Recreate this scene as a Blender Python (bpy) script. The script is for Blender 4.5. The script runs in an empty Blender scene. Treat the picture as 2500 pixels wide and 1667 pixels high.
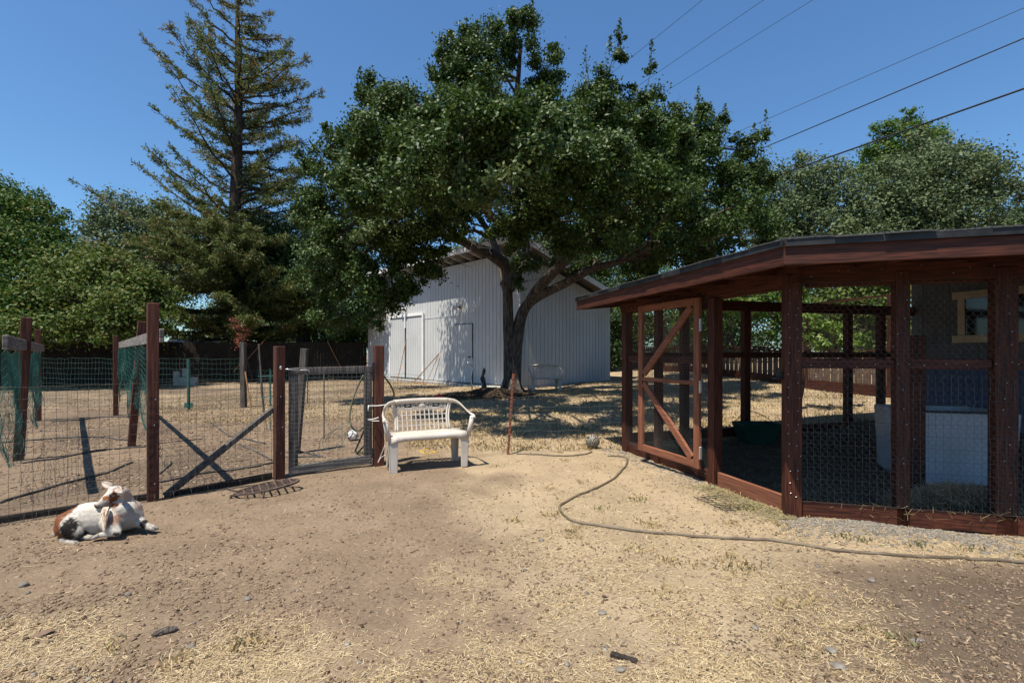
import bpy, bmesh, math, random
import numpy as np
from mathutils import Vector, Matrix
random.seed(7); RNG = np.random.default_rng(7)
S = bpy.context.scene; COL = S.collection; PI = math.pi
# ------------------------------------------------------------------ camera, sky, sun, exposure
CAM_H, F, CX, CY = 1.45, 1160.0, 1250.0, 862.0        # eye height; focal length and horizon in photo pixels (2500 wide)
cam_d = bpy.data.cameras.new('camera'); cam = bpy.data.objects.new('camera', cam_d); COL.objects.link(cam)
cam.location = (0, 0, CAM_H); cam.rotation_euler = (PI/2, 0, 0)
cam_d.sensor_width = 36; cam_d.lens = F/2500*36; cam_d.shift_y = (CY-833.5)/2500
cam_d.clip_start = .05; cam_d.clip_end = 3000; S.camera = cam
SUN = Vector((-.256, -.312, 1)).normalized()
w = bpy.data.worlds.new('World'); S.world = w; w.use_nodes = True
nt = w.node_tree; bg = nt.nodes['Background']
sky = nt.nodes.new('ShaderNodeTexSky'); sky.sky_type = 'NISHITA'; sky.sun_disc = False
sky.sun_elevation = math.asin(SUN.z); sky.sun_rotation = math.atan2(SUN.x, SUN.y)
sky.air_density = 1.15; sky.dust_density = .5; sky.ozone_density = 3.0; sky.altitude = 100
tint = nt.nodes.new('ShaderNodeMix'); tint.data_type = 'RGBA'; tint.blend_type = 'MULTIPLY'; tint.inputs[0].default_value = 1; tint.inputs[7].default_value = (.66, .93, 1.13, 1)
nt.links.new(sky.outputs[0], tint.inputs[6]); nt.links.new(tint.outputs[2], bg.inputs[0]); bg.inputs[1].default_value = .085
sl = bpy.data.lights.new('sun', 'SUN'); sl.energy = 5.0; sl.angle = math.radians(.5); sl.color = (1, .93, .80)
so = bpy.data.objects.new('sun', sl); COL.objects.link(so); so.rotation_euler = (-SUN).to_track_quat('-Z', 'Y').to_euler()
so.location = (-10, -12, 40)
S.view_settings.view_transform = 'Standard'; S.view_settings.look = 'None'
S.view_settings.exposure = .7; S.view_settings.gamma = 1; S.view_settings.use_curve_mapping = False
S.cycles.max_bounces = 6; S.cycles.diffuse_bounces = 3; S.cycles.transparent_max_bounces = 8

# ------------------------------------------------------------------ numeric helpers
def vnoise(x, y, sc, seed=0):
    x = np.asarray(x, float)/sc; y = np.asarray(y, float)/sc
    xi = np.floor(x).astype(np.int64); yi = np.floor(y).astype(np.int64); fx = x-xi; fy = y-yi
    fx = fx*fx*(3-2*fx); fy = fy*fy*(3-2*fy)
    def h(a, b):
        n = (a*374761393 + b*668265263 + seed*144269) & 0x7fffffff
        n = ((n ^ (n >> 13))*1274126177) & 0x7fffffff
        return ((n ^ (n >> 16)) & 0xffff)/65535.
    return (h(xi, yi)*(1-fx)+h(xi+1, yi)*fx)*(1-fy)+(h(xi, yi+1)*(1-fx)+h(xi+1, yi+1)*fx)*fy
def sm(a, b, t):
    t = np.clip((np.asarray(t, float)-a)/(b-a), 0, 1); return t*t*(3-2*t)
CTRL = np.array([(0,-10,0),(-10,0,0),(10,0,0),(0,3,0),(-4,4,0),(2.5,4.2,0),(4,4,0),(-2.7,5.5,0),(-.5,6.3,0),(1.7,7,.01),(3.8,7.9,.12),(6.7,8.6,.22),
  (8,6.5,.15),(-6,6.5,.04),(-6,10,.03),(-9,10.5,.02),(-8,13,.03),(0,10,.08),(0,15.6,.24),(.3,16.5,.22),(-3.5,20,.16),(-7.5,24.6,.1),(4.2,20.2,.28),
  (6.8,25.5,.66),(7.7,20.1,.64),(8.3,16.6,.53),(9.15,11.5,.38),(9.7,9,.28),(5,14,.33),(-14,22,.05),(-21,20,.04),(-40,30,.2),(0,60,.3),(40,40,.8),(-60,90,.3),(60,90,.6),(30,10,.5),(-40,5,0)])
def gz(x, y):
    x = np.asarray(x, float); y = np.asarray(y, float); num = 0; den = 0
    for a, b, c in CTRL:
        wgt = 1/((x-a)**2+(y-b)**2+.6)**1.6; num = num+wgt*c; den = den+wgt
    return num/den
def gzf(x, y): return float(gz(x, y))
def P(u, v, Y): return Vector(((u-CX)/F*Y, Y, CAM_H-(v-CY)/F*Y))
def G(u, v):
    z = 0.
    for _ in range(12):
        Y = min((CAM_H-z)*F/max(v-CY, 4), 60); z = gzf((u-CX)/F*Y, Y)
    return Vector(((u-CX)/F*Y, Y, z))
def gp(x, y, dz=0): return Vector((x, y, gzf(x, y)+dz))

# ------------------------------------------------------------------ mesh builder
class MB:
    def __init__(s): s.v = []; s.f = []
    def add(s, vs, fs):
        o = len(s.v); s.v += [tuple(p) for p in vs]; s.f += [tuple(i+o for i in f) for f in fs]; return s
    def box(s, c, sz, R=None):
        c = Vector(c); hx, hy, hz = (k/2 for k in sz)
        vs = [Vector((x*hx, y*hy, z*hz)) for z in (-1, 1) for y in (-1, 1) for x in (-1, 1)]
        if R is not None: vs = [R @ k for k in vs]
        return s.add([c+k for k in vs], [(0,2,3,1),(4,5,7,6),(0,1,5,4),(2,6,7,3),(0,4,6,2),(1,3,7,5)])
    def bar(s, p, q, w, h, up=(0, 0, 1)):
        p = Vector(p); q = Vector(q); d = (q-p); L = d.length; d.normalize(); up = Vector(up)
        if abs(d.dot(up)) > .98: up = Vector((0, 1, 0)) if abs(d.y) < .9 else Vector((1, 0, 0))
        a = d.cross(up).normalized(); b = a.cross(d).normalized()
        return s.box((p+q)/2, (w, L, h), Matrix((a, d, b)).transposed())
    def tube(s, pts, r, n=8, cap=True):
        pts = [Vector(p) for p in pts]
        if not hasattr(r, '__len__'): r = [r]*len(pts)
        o = len(s.v); prev = None
        for i, p in enumerate(pts):
            d = (pts[min(i+1, len(pts)-1)]-pts[max(i-1, 0)])
            d = d.normalized() if d.length > 1e-9 else Vector((0, 0, 1))
            if prev is None:
                a = d.cross(Vector((0, 0, 1)) if abs(d.z) < .9 else Vector((1, 0, 0))).normalized()
            else:
                a = (prev-d*prev.dot(d)); a = a.normalized() if a.length > 1e-6 else d.orthogonal().normalized()
            prev = a; b = d.cross(a)
            for k in range(n):
                t = 2*PI*k/n; s.v.append(tuple(p+(a*math.cos(t)+b*math.sin(t))*r[i]))
        for i in range(len(pts)-1):
            for k in range(n):
                k2 = (k+1) % n; s.f.append((o+i*n+k, o+i*n+k2, o+(i+1)*n+k2, o+(i+1)*n+k))
        if cap:
            s.f.append(tuple(o+k for k in range(n))[::-1]); s.f.append(tuple(o+(len(pts)-1)*n+k for k in range(n)))
        return s
    def ell(s, c, r, R=None, nu=12, nv=8):
        c = Vector(c); vs = []; fs = []
        for j in range(nv+1):
            for i in range(nu):
                th = PI*j/nv; ph = 2*PI*i/nu
                p = Vector((r[0]*math.sin(th)*math.cos(ph), r[1]*math.sin(th)*math.sin(ph), r[2]*math.cos(th)))
                vs.append(c+(R @ p if R is not None else p))
        for j in range(nv):
            for i in range(nu): fs.append((j*nu+i, (j+1)*nu+i, (j+1)*nu+(i+1) % nu, j*nu+(i+1) % nu))
        return s.add(vs, fs)
    def build(s, name, mat, parent=None, smooth=False, bevel=0):
        off = Vector((0, 0, 0)); q = parent
        while q is not None: off += q.location; q = q.parent
        m = bpy.data.meshes.new(name); m.from_pydata([tuple(Vector(p)-off) for p in s.v], [], s.f); m.update()
        return link(name, m, mat, parent, smooth, bevel)
def link(name, m, mat, parent=None, smooth=False, bevel=0):
    if mat is not None: m.materials.append(mat)
    if smooth: m.polygons.foreach_set('use_smooth', [True]*len(m.polygons))
    o = bpy.data.objects.new(name, m); COL.objects.link(o); o.parent = parent
    if bevel:
        b = o.modifiers.new('bevel', 'BEVEL'); b.width = bevel; b.segments = 1; b.limit_method = 'ANGLE'
    return o
def np_mesh(name, V, Fc, mat, parent=None, smooth=False):
    """V (n,3), Fc (m,k) faces of equal size"""
    off = Vector((0, 0, 0)); q = parent
    while q is not None: off += q.location; q = q.parent
    V = np.asarray(V, np.float32)-np.array(off, np.float32); Fc = np.asarray(Fc, np.int32); k = Fc.shape[1]
    m = bpy.data.meshes.new(name); m.vertices.add(len(V)); m.vertices.foreach_set('co', V.ravel())
    m.loops.add(Fc.size); m.loops.foreach_set('vertex_index', Fc.ravel())
    m.polygons.add(len(Fc)); m.polygons.foreach_set('loop_start', np.arange(0, Fc.size, k, dtype=np.int32))
    m.polygons.foreach_set('loop_total', np.full(len(Fc), k, np.int32)); m.update(calc_edges=True)
    return link(name, m, mat, parent, smooth)
def tag(o, label=None, cat=None, group=None, kind=None):
    if label: o['label'] = label
    if cat: o['category'] = cat
    if group: o['group'] = group
    if kind: o['kind'] = kind
    return o
def thing(name, label, cat, loc=(0, 0, 0), group=None):
    o = bpy.data.objects.new(name, None); COL.objects.link(o); o.location = loc; o.empty_display_size = .2
    return tag(o, label, cat, group)
def copy_tree(o, parent=None):
    c = o.copy(); COL.objects.link(c); c.parent = parent
    for ch in list(o.children): copy_tree(ch, c)
    return c
def plank(name, p, q, w, h, mat, parent, up=(0, 0, 1), bevel=.004):
    return MB().bar(p, q, w, h, up).build(name, mat, parent, bevel=bevel)
def spline(pts, n=6):
    pts = [Vector(p) for p in pts]; out = []
    for i in range(len(pts)-1):
        a = pts[max(i-1, 0)]; b = pts[i]; c = pts[i+1]; d = pts[min(i+2, len(pts)-1)]
        for k in range(n):
            t = k/n; out.append(.5*((2*b)+(c-a)*t+(2*a-5*b+4*c-d)*t*t+(3*b-a-3*c+d)*t**3))
    out.append(pts[-1]); return out
def wires(segs, r, name, mat, parent=None, n=3):
    """many straight wires as thin prisms, one mesh; segs: (m,2,3)"""
    A = np.asarray(segs, float); p = A[:, 0]; q = A[:, 1]; d = q-p; d /= np.maximum(np.linalg.norm(d, axis=1, keepdims=True), 1e-9)
    up = np.where(np.abs(d[:, 2:3]) < .9, np.array([[0, 0, 1.]]), np.array([[1., 0, 0]]))
    a = np.cross(d, up); a /= np.linalg.norm(a, axis=1, keepdims=True); b = np.cross(d, a)
    m = len(A); V = np.zeros((m, 2*n, 3)); Fc = []
    for k in range(n):
        o = (a*math.cos(2*PI*k/n)+b*math.sin(2*PI*k/n))*r; V[:, k] = p+o; V[:, n+k] = q+o
    base = np.arange(m)[:, None]*2*n
    Fc = np.concatenate([base+np.array([[k, (k+1) % n, n+(k+1) % n, n+k]]) for k in range(n)])
    o = np_mesh(name, V.reshape(-1, 3), Fc, mat, parent); return o

# ------------------------------------------------------------------ materials
def mk(name, c1, c2, scale=(1, 1, 1), ns=5, rough=.8, bump=.3, bdist=.01, island=0, spec=.3, c3=None, trans=0, metal=0, lo=.35, hi=.65, detail=6, big=.0, bigscale=.7):
    m = bpy.data.materials.new(name); m.use_nodes = True; n = m.node_tree.nodes; l = m.node_tree.links
    b = n['Principled BSDF']; b.inputs['Roughness'].default_value = rough; b.inputs['Metallic'].default_value = metal
    b.inputs['Specular IOR Level'].default_value = spec
    tc = n.new('ShaderNodeTexCoord'); mp = n.new('ShaderNodeMapping'); mp.inputs['Scale'].default_value = scale
    l.new(tc.outputs['Object'], mp.inputs[0]); nz = n.new('ShaderNodeTexNoise'); nz.inputs['Scale'].default_value = ns; nz.inputs['Detail'].default_value = detail
    l.new(mp.outputs[0], nz.inputs['Vector']); rp = n.new('ShaderNodeValToRGB'); l.new(nz.outputs['Fac'], rp.inputs[0])
    e = rp.color_ramp.elements; e[0].color = (*c1, 1); e[1].color = (*c2, 1); e[0].position = lo; e[1].position = hi
    if c3: k = rp.color_ramp.elements.new((lo+hi)/2); k.color = (*c3, 1)
    col = rp.outputs[0]
    if big:
        n2 = n.new('ShaderNodeTexNoise'); n2.inputs['Scale'].default_value = bigscale; n2.inputs['Detail'].default_value = 3; l.new(tc.outputs['Object'], n2.inputs['Vector'])
        mr = n.new('ShaderNodeMapRange'); mr.inputs[1].default_value = .3; mr.inputs[2].default_value = .7; mr.inputs[3].default_value = 1-big; mr.inputs[4].default_value = 1+big; l.new(n2.outputs['Fac'], mr.inputs[0])
        hs = n.new('ShaderNodeHueSaturation'); l.new(mr.outputs[0], hs.inputs['Value']); l.new(col, hs.inputs['Color']); col = hs.outputs[0]
    if island:
        ge = n.new('ShaderNodeNewGeometry'); mr = n.new('ShaderNodeMapRange'); mr.inputs[3].default_value = 1-island; mr.inputs[4].default_value = 1+island
        l.new(ge.outputs['Random Per Island'], mr.inputs[0]); hs = n.new('ShaderNodeHueSaturation'); l.new(mr.outputs[0], hs.inputs['Value']); l.new(col, hs.inputs['Color']); col = hs.outputs[0]
    l.new(col, b.inputs['Base Color'])
    if bump:
        bp = n.new('ShaderNodeBump'); bp.inputs['Strength'].default_value = bump; bp.inputs['Distance'].default_value = bdist
        l.new(nz.outputs['Fac'], bp.inputs['Height']); l.new(bp.outputs[0], b.inputs['Normal'])
    if trans:
        tr = n.new('ShaderNodeBsdfTranslucent'); l.new(col, tr.inputs[0]); mx = n.new('ShaderNodeMixShader'); mx.inputs[0].default_value = trans
        l.new(b.outputs[0], mx.inputs[1]); l.new(tr.outputs[0], mx.inputs[2]); l.new(mx.outputs[0], n['Material Output'].inputs[0])
    return m
def leafmat(name, cols, rough=.45, trans=.25, spec=.5):
    """leaf colours picked per leaf from a ramp"""
    m = bpy.data.materials.new(name); m.use_nodes = True; n = m.node_tree.nodes; l = m.node_tree.links
    b = n['Principled BSDF']; b.inputs['Roughness'].default_value = rough; b.inputs['Specular IOR Level'].default_value = spec
    ge = n.new('ShaderNodeNewGeometry'); rp = n.new('ShaderNodeValToRGB'); l.new(ge.outputs['Random Per Island'], rp.inputs[0])
    e = rp.color_ramp.elements; e[0].color = (*cols[0], 1); e[1].color = (*cols[-1], 1)
    for i, c in enumerate(cols[1:-1]): k = e.new((i+1)/(len(cols)-1)); k.color = (*c, 1)
    l.new(rp.outputs[0], b.inputs['Base Color'])
    if trans:
        tr = n.new('ShaderNodeBsdfTranslucent'); hs = n.new('ShaderNodeHueSaturation'); hs.inputs['Value'].default_value = 1.3; l.new(rp.outputs[0], hs.inputs['Color']); l.new(hs.outputs[0], tr.inputs[0])
        mx = n.new('ShaderNodeMixShader'); mx.inputs[0].default_value = trans
        l.new(b.outputs[0], mx.inputs[1]); l.new(tr.outputs[0], mx.inputs[2]); l.new(mx.outputs[0], n['Material Output'].inputs[0])
    return m
V_, H_ = (18, 18, 1.2), (1.2, 1.2, 22)
M = {}
M['redv'] = mk('red_stained_wood_upright', (.016, .0042, .0024), (.082, .0225, .011), (30, 30, 1.6), 3, .62, .25, .004, .12, big=.2)
M['redh'] = mk('red_stained_wood_level', (.020, .0053, .0028), (.088, .0245, .012), (1.6, 1.6, 34), 3, .62, .25, .004, .12, big=.2)
M['doorv'] = mk('orange_stained_wood', (.13, .046, .025), (.22, .088, .05), V_, 3, .65, .25, .004, .1, big=.15)
M['doorh'] = mk('orange_stained_wood_level', (.13, .046, .025), (.22, .088, .05), H_, 3, .65, .25, .004, .1, big=.15)
M['postred'] = mk('old_red_post', (.042, .014, .009), (.10, .036, .022), V_, 3, .8, .5, .006, .15, c3=(.07, .023, .014), big=.35, bigscale=2.2)
M['greyv'] = mk('weathered_grey_wood', (.028, .024, .022), (.115, .10, .09), V_, 3, .9, .6, .006, .15, big=.3)
M['greyh'] = mk('weathered_grey_rail', (.07, .062, .056), (.22, .195, .175), H_, 3, .9, .6, .006, .15, big=.3)
M['darkboard'] = mk('dark_fence_board', (.011, .0085, .007), (.033, .025, .020), V_, 3, .9, .5, .006, .35, big=.3)
M['tanwood'] = mk('tan_lumber', (.26, .13, .06), (.38, .21, .10), (6, 6, 6), 3, .8, .2, .004)
M['picket'] = mk('weathered_picket', (.075, .048, .034), (.16, .11, .08), V_, 3, .9, .4, .006, .25, big=.25)
M['barn'] = mk('grey_barn_paint', (.45, .46, .465), (.52, .53, .535), (14, 14, .8), 3, .65, .08, .003, .035, big=.07, bigscale=.8)
M['barnwhite'] = mk('white_trim_paint', (.70, .70, .69), (.78, .78, .77), (3, 3, 3), 3, .5, .05, .003, big=.08)
M['barnroof'] = mk('brown_roof_sheet', (.12, .10, .09), (.2, .17, .15), (3, 3, 3), 3, .9, .2, .01)
M['concrete'] = mk('concrete', (.25, .24, .22), (.37, .355, .33), (3, 3, 3), 4, .9, .3, .01, big=.2)
M['galv'] = mk('galvanised_wire', (.16, .165, .165), (.24, .245, .24), ns=3, rough=.5, bump=0, spec=.5, metal=.6)
M['meshgrey'] = mk('dull_mesh_wire', (.085, .085, .082), (.14, .14, .135), ns=3, rough=.6, bump=0, spec=.3)
M['darkwire'] = mk('dark_rusty_wire', (.035, .034, .03), (.07, .062, .052), ns=6, rough=.7, bump=0)
M['greenwire'] = mk('green_coated_wire', (.03, .075, .06), (.06, .13, .105), ns=4, rough=.6, bump=0)
M['netting'] = mk('green_netting', (.012, .06, .05), (.03, .12, .10), ns=4, rough=.6, bump=0)
M['greenpost'] = mk('green_metal_post', (.015, .07, .06), (.03, .11, .09), ns=6, rough=.5, bump=.1)
M['rust'] = mk('rusty_steel', (.14, .04, .02), (.24, .08, .04), ns=30, rough=.8, bump=.2, bdist=.002)
M['steel'] = mk('zinc_steel', (.45, .45, .45), (.6, .6, .6), ns=9, rough=.35, bump=0, metal=.8)
M['black'] = mk('black_iron', (.012, .012, .013), (.03, .03, .03), ns=9, rough=.5, bump=.1, bdist=.003)
M['shingle'] = mk('charcoal_shingle', (.035, .036, .037), (.085, .087, .088), ns=60, rough=.85, bump=.5, bdist=.003, island=.2)
M['under'] = mk('roof_underside_plywood', (.07, .024, .013), (.12, .045, .024), H_, 3, .75, .1, .004)
M['plastic'] = mk('white_garden_plastic', (.47, .415, .355), (.55, .495, .435), (2, 2, 2), 3, .42, .04, .003, big=.1, bigscale=4)
M['bark'] = mk('oak_bark', (.035, .027, .022), (.16, .13, .11), (9, 9, 1.7), 2.6, .95, 1., .06, big=.3, c3=(.085, .068, .057))
M['bark2'] = mk('conifer_bark', (.03, .02, .015), (.09, .06, .045), (9, 9, 1), 2.6, .95, .8, .05)
M['hose'] = mk('tan_garden_hose', (.09, .068, .046), (.16, .125, .088), ns=8, rough=.6, bump=.05)
M['hoseblack'] = mk('black_drip_hose', (.03, .028, .026), (.10, .09, .08), ns=8, rough=.7, bump=.05)
M['hosegreen'] = mk('olive_hose', (.09, .09, .05), (.19, .18, .12), ns=8, rough=.5, bump=.05)
M['straw'] = leafmat('straw_pieces', [(.20, .135, .065), (.37, .27, .14), (.47, .365, .21), (.56, .46, .29), (.30, .20, .095)], .7, .0, .25)
M['hay'] = leafmat('dull_hay', [(.16, .12, .06), (.26, .19, .10), (.20, .20, .10), (.36, .28, .15)], .8, 0, .2)
M['clod'] = leafmat('soil_clods', [(.075, .05, .033), (.16, .11, .074), (.24, .175, .12), (.115, .08, .054)], .95, 0, .1)
M['chip'] = leafmat('wood_chips', [(.09, .06, .04), (.18, .12, .085), (.32, .24, .17), (.13, .085, .06)], .9, 0, .15)
M['gravel'] = leafmat('grey_gravel', [(.13, .112, .092), (.20, .18, .152), (.27, .242, .205), (.16, .14, .118)], .85, 0, .2)
M['pellet'] = leafmat('dark_droppings', [(.022, .02, .016), (.045, .04, .033), (.035, .03, .026)], .7, 0, .2)
M['drygrass'] = leafmat('dry_grass_blades', [(.27, .19, .09), (.38, .28, .14), (.45, .35, .19), (.24, .20, .085)], .7, .15, .2)
M['greengrass'] = leafmat('green_grass_blades', [(.09, .10, .035), (.15, .155, .06), (.24, .2, .09)], .6, .2, .2)
M['oakleaf'] = leafmat('oak_leaves', [(.022, .045, .008), (.038, .072, .012), (.055, .094, .016), (.03, .058, .010), (.085, .115, .024)], .5, .22, .26)
M['oaklight'] = leafmat('highlight_oak_leaves', [(.07, .11, .03), (.10, .145, .045), (.13, .165, .06), (.06, .10, .03)], .5, .25, .35)  # lighter oak leaf colour for the highlight painted on the crown
M['redwoodleaf'] = leafmat('redwood_sprays', [(.05, .075, .018), (.085, .115, .026), (.12, .145, .036), (.065, .092, .022), (.14, .13, .04)], .6, .28, .3)
M['redwoodbrown'] = leafmat('browned_redwood_sprays', [(.10, .10, .026), (.15, .12, .038), (.18, .12, .045), (.09, .11, .026)], .6, .25, .3)
M['brightleaf'] = leafmat('bright_leaves', [(.04, .10, .014), (.06, .135, .02), (.085, .16, .025), (.05, .11, .02), (.20, .17, .03)], .55, .3, .22)
M['leftleaf'] = leafmat('deep_green_leaves', [(.025, .065, .009), (.042, .095, .013), (.062, .12, .017), (.034, .078, .012), (.15, .135, .022)], .55, .28, .22)
M['oliveleaf'] = leafmat('olive_leaves', [(.042, .075, .013), (.072, .115, .02), (.105, .14, .028), (.052, .09, .016), (.16, .14, .03)], .55, .25, .22)
M['darkleaf'] = leafmat('dark_leaves', [(.02, .045, .014), (.035, .07, .022), (.05, .085, .03), (.03, .06, .02)], .55, .2, .22)
M['liveoak'] = leafmat('live_oak_leaves', [(.05, .08, .03), (.085, .12, .05), (.12, .15, .065), (.06, .095, .035), (.14, .16, .075)], .55, .2, .22)
M['sapleaf'] = leafmat('sapling_leaves', [(.12, .20, .03), (.18, .26, .05), (.10, .17, .03)], .5, .35, .4)
M['pinkbush'] = leafmat('dead_reddish_twigs', [(.22, .07, .05), (.32, .13, .10), (.25, .09, .05)], .7, .1, .2)
M['hoof'] = mk('grey_hoof', (.16, .14, .12), (.34, .31, .27), ns=30, rough=.6, bump=.2, bdist=.002)
M['housewall'] = mk('slate_blue_siding', (.10, .115, .14), (.13, .148, .175), (10, 10, .8), 3, .7, .08, .003, .05)
M['houseblue'] = mk('blue_painted_board', (.055, .095, .19), (.075, .125, .235), (10, 10, .8), 3, .6, .05, .003, .05)
M['cream'] = mk('cream_trim', (.5, .42, .31), (.6, .52, .40), ns=4, rough=.6, bump=.05)
M['glass'] = mk('dark_glass', (.012, .014, .016), (.02, .022, .024), ns=2, rough=.08, bump=0, spec=.6)
M['bin'] = mk('white_bin_plastic', (.40, .42, .46), (.48, .50, .54), ns=3, rough=.4, bump=.03)
M['trough'] = mk('dark_green_plastic', (.008, .04, .03), (.014, .06, .045), ns=3, rough=.4, bump=.02)
M['wire'] = mk('black_cable', (.012, .012, .013), (.02, .02, .02), ns=3, rough=.6, bump=0)
M['truck'] = mk('dark_truck_paint', (.02, .025, .03), (.03, .035, .04), ns=2, rough=.25, bump=0, spec=.6)
M['whitecar'] = mk('white_van_paint', (.68, .68, .68), (.74, .74, .74), ns=2, rough=.3, bump=0)
M['mulch'] = leafmat('dark_mulch', [(.03, .02, .015), (.06, .042, .03), (.10, .07, .05), (.045, .03, .022)], .95, 0, .1)
M['redtoy'] = mk('red_plastic', (.55, .02, .02), (.65, .03, .03), ns=3, rough=.4, bump=0)
M['yellow'] = mk('yellow_cord', (.6, .38, .04), (.7, .46, .06), ns=3, rough=.6, bump=0)
M['rope'] = mk('white_rope', (.6, .58, .55), (.72, .70, .66), ns=40, rough=.8, bump=.2, bdist=.002)
M['rubber'] = mk('tyre_rubber', (.015, .015, .015), (.025, .025, .025), ns=9, rough=.8, bump=.1)
M['rockm'] = mk('grey_stone', (.11, .095, .08), (.22, .195, .165), ns=18, rough=.9, bump=.5, bdist=.006)

# ------------------------------------------------------------------ ground
def fine(a, b, step): return list(np.arange(a, b, step))
def xs_grid():
    a = fine(-5.5, 5.5, .03); lo = []; x = -5.5; st = .035
    while x > -400: x -= st; lo.append(x); st *= 1.07
    hi = []; x = a[-1]; st = .035
    while x < 400: x += st; hi.append(x); st *= 1.07
    return np.array(lo[::-1]+a+hi)
def ys_grid():
    a = fine(1.7, 7.5, .03); lo = []; y = 1.7; st = .05
    while y > -60: y -= st; lo.append(y); st *= 1.25
    hi = []; y = a[-1]; st = .033
    while y < 900: y += st; hi.append(y); st *= 1.035
    return np.array(lo[::-1]+a+hi)
EL, EF = Vector((-.27, .963, 0)).normalized(), Vector((.965, -.263, 0)).normalized()
EB = Vector((.963, .27, 0)).normalized()
NL, NF = Vector((-.963, -.27, 0)).normalized(), Vector((-.263, -.965, 0)).normalized()
P0 = Vector((2.49, 4.23, 0)); P1 = P0+EL*2.91
def strawmask(x, y):
    """0 bare soil .. 1 covered with straw"""
    n = .25*vnoise(x, y, 2.3, 13)+.35*vnoise(x, y, .9, 3)+.3*vnoise(x, y, .45, 5)+.2*vnoise(x, y, .17, 9)-.03
    right = sm(-1.9, 1.0, x+.3*(y-4)); left = np.maximum(sm(3.3, 2.1, y)*sm(.4, -1.6, x)*.55, sm(2.9, 1.9, y)*.42)
    garden = sm(0, .8, (y-4.67)*.77-(x+3.53)*.68+.05)*sm(0, -1.5, x+.5)*(.25+.3*sm(9, 13, y))
    far = sm(6.6, 8.5, y)*.75*sm(-4, 0, x)
    dark = sm(1.5, 2.5, x)*sm(3.5, 3.0, y)
    k = np.clip(np.maximum.reduce([right*.85, left, garden, far]), 0, 1)*(1-.85*dark)
    return np.clip(sm(1.0-k*.95, 1.18-k*.62, n+.18), 0, 1)*np.clip(k*1.3+.05, 0, 1)
def coopmask(x, y):
    a = (x-P0.x)*(-NL.x)+(y-P0.y)*(-NL.y); b = (x-P0.x)*(-NF.x)+(y-P0.y)*(-NF.y); c = -((x-P1.x)*EL.x+(y-P1.y)*EL.y)
    return sm(0, .25, a)*sm(0, .25, b)*sm(0, .25, c+.1)
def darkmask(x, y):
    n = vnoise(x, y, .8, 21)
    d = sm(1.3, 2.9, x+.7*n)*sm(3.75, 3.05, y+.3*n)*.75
    mulch_soil = np.exp(-(((x+.9)/1.6)**2+((y-14)/.8)**2))*1.1  # dark mulch-covered soil left of the oak foot
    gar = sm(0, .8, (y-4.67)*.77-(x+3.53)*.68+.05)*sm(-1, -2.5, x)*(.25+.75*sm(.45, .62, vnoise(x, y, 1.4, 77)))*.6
    return np.clip(np.maximum.reduce([d, coopmask(x, y)*.85, mulch_soil, gar]), 0, 1)
gx, gy = np.meshgrid(xs_grid(), ys_grid()); sh = gx.shape
def relief(x, y):
    n = np.clip(1.3-np.hypot(x, y-3)/14, 0, 1)
    r = (vnoise(x, y, 1.3, 1)-.5)*.035+(vnoise(x, y, .4, 2)-.5)*.022+np.abs(vnoise(x, y, .22, 12)-.5)*.02+(vnoise(x, y, .13, 4)-.5)*.007+(vnoise(x, y, .06, 6)-.5)*.004
    for cx_, cy_, ax, ay, d in ((-1.98, 4.33, .16, .06, .10), (-1.78, 4.45, .12, .05, .09), (-2.2, 4.25, .14, .06, .07), (-1.62, 4.28, .11, .05, .08), (-1.3, 3.9, .3, .12, .02)):
        r = r-d*np.exp(-(((x-cx_)+.5*(y-cy_))/ax)**2-((y-cy_)/ay)**2)
    return r*n
gzv = gz(gx, gy)+relief(gx, gy)
Vg = np.stack([gx, gy, gzv], -1).reshape(-1, 3); ny, nx = sh
idx = np.arange(ny*nx).reshape(ny, nx)
Fg = np.stack([idx[:-1, :-1], idx[:-1, 1:], idx[1:, 1:], idx[1:, :-1]], -1).reshape(-1, 4)
gm = bpy.data.materials.new('dry_soil_ground'); gm.use_nodes = True
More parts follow.
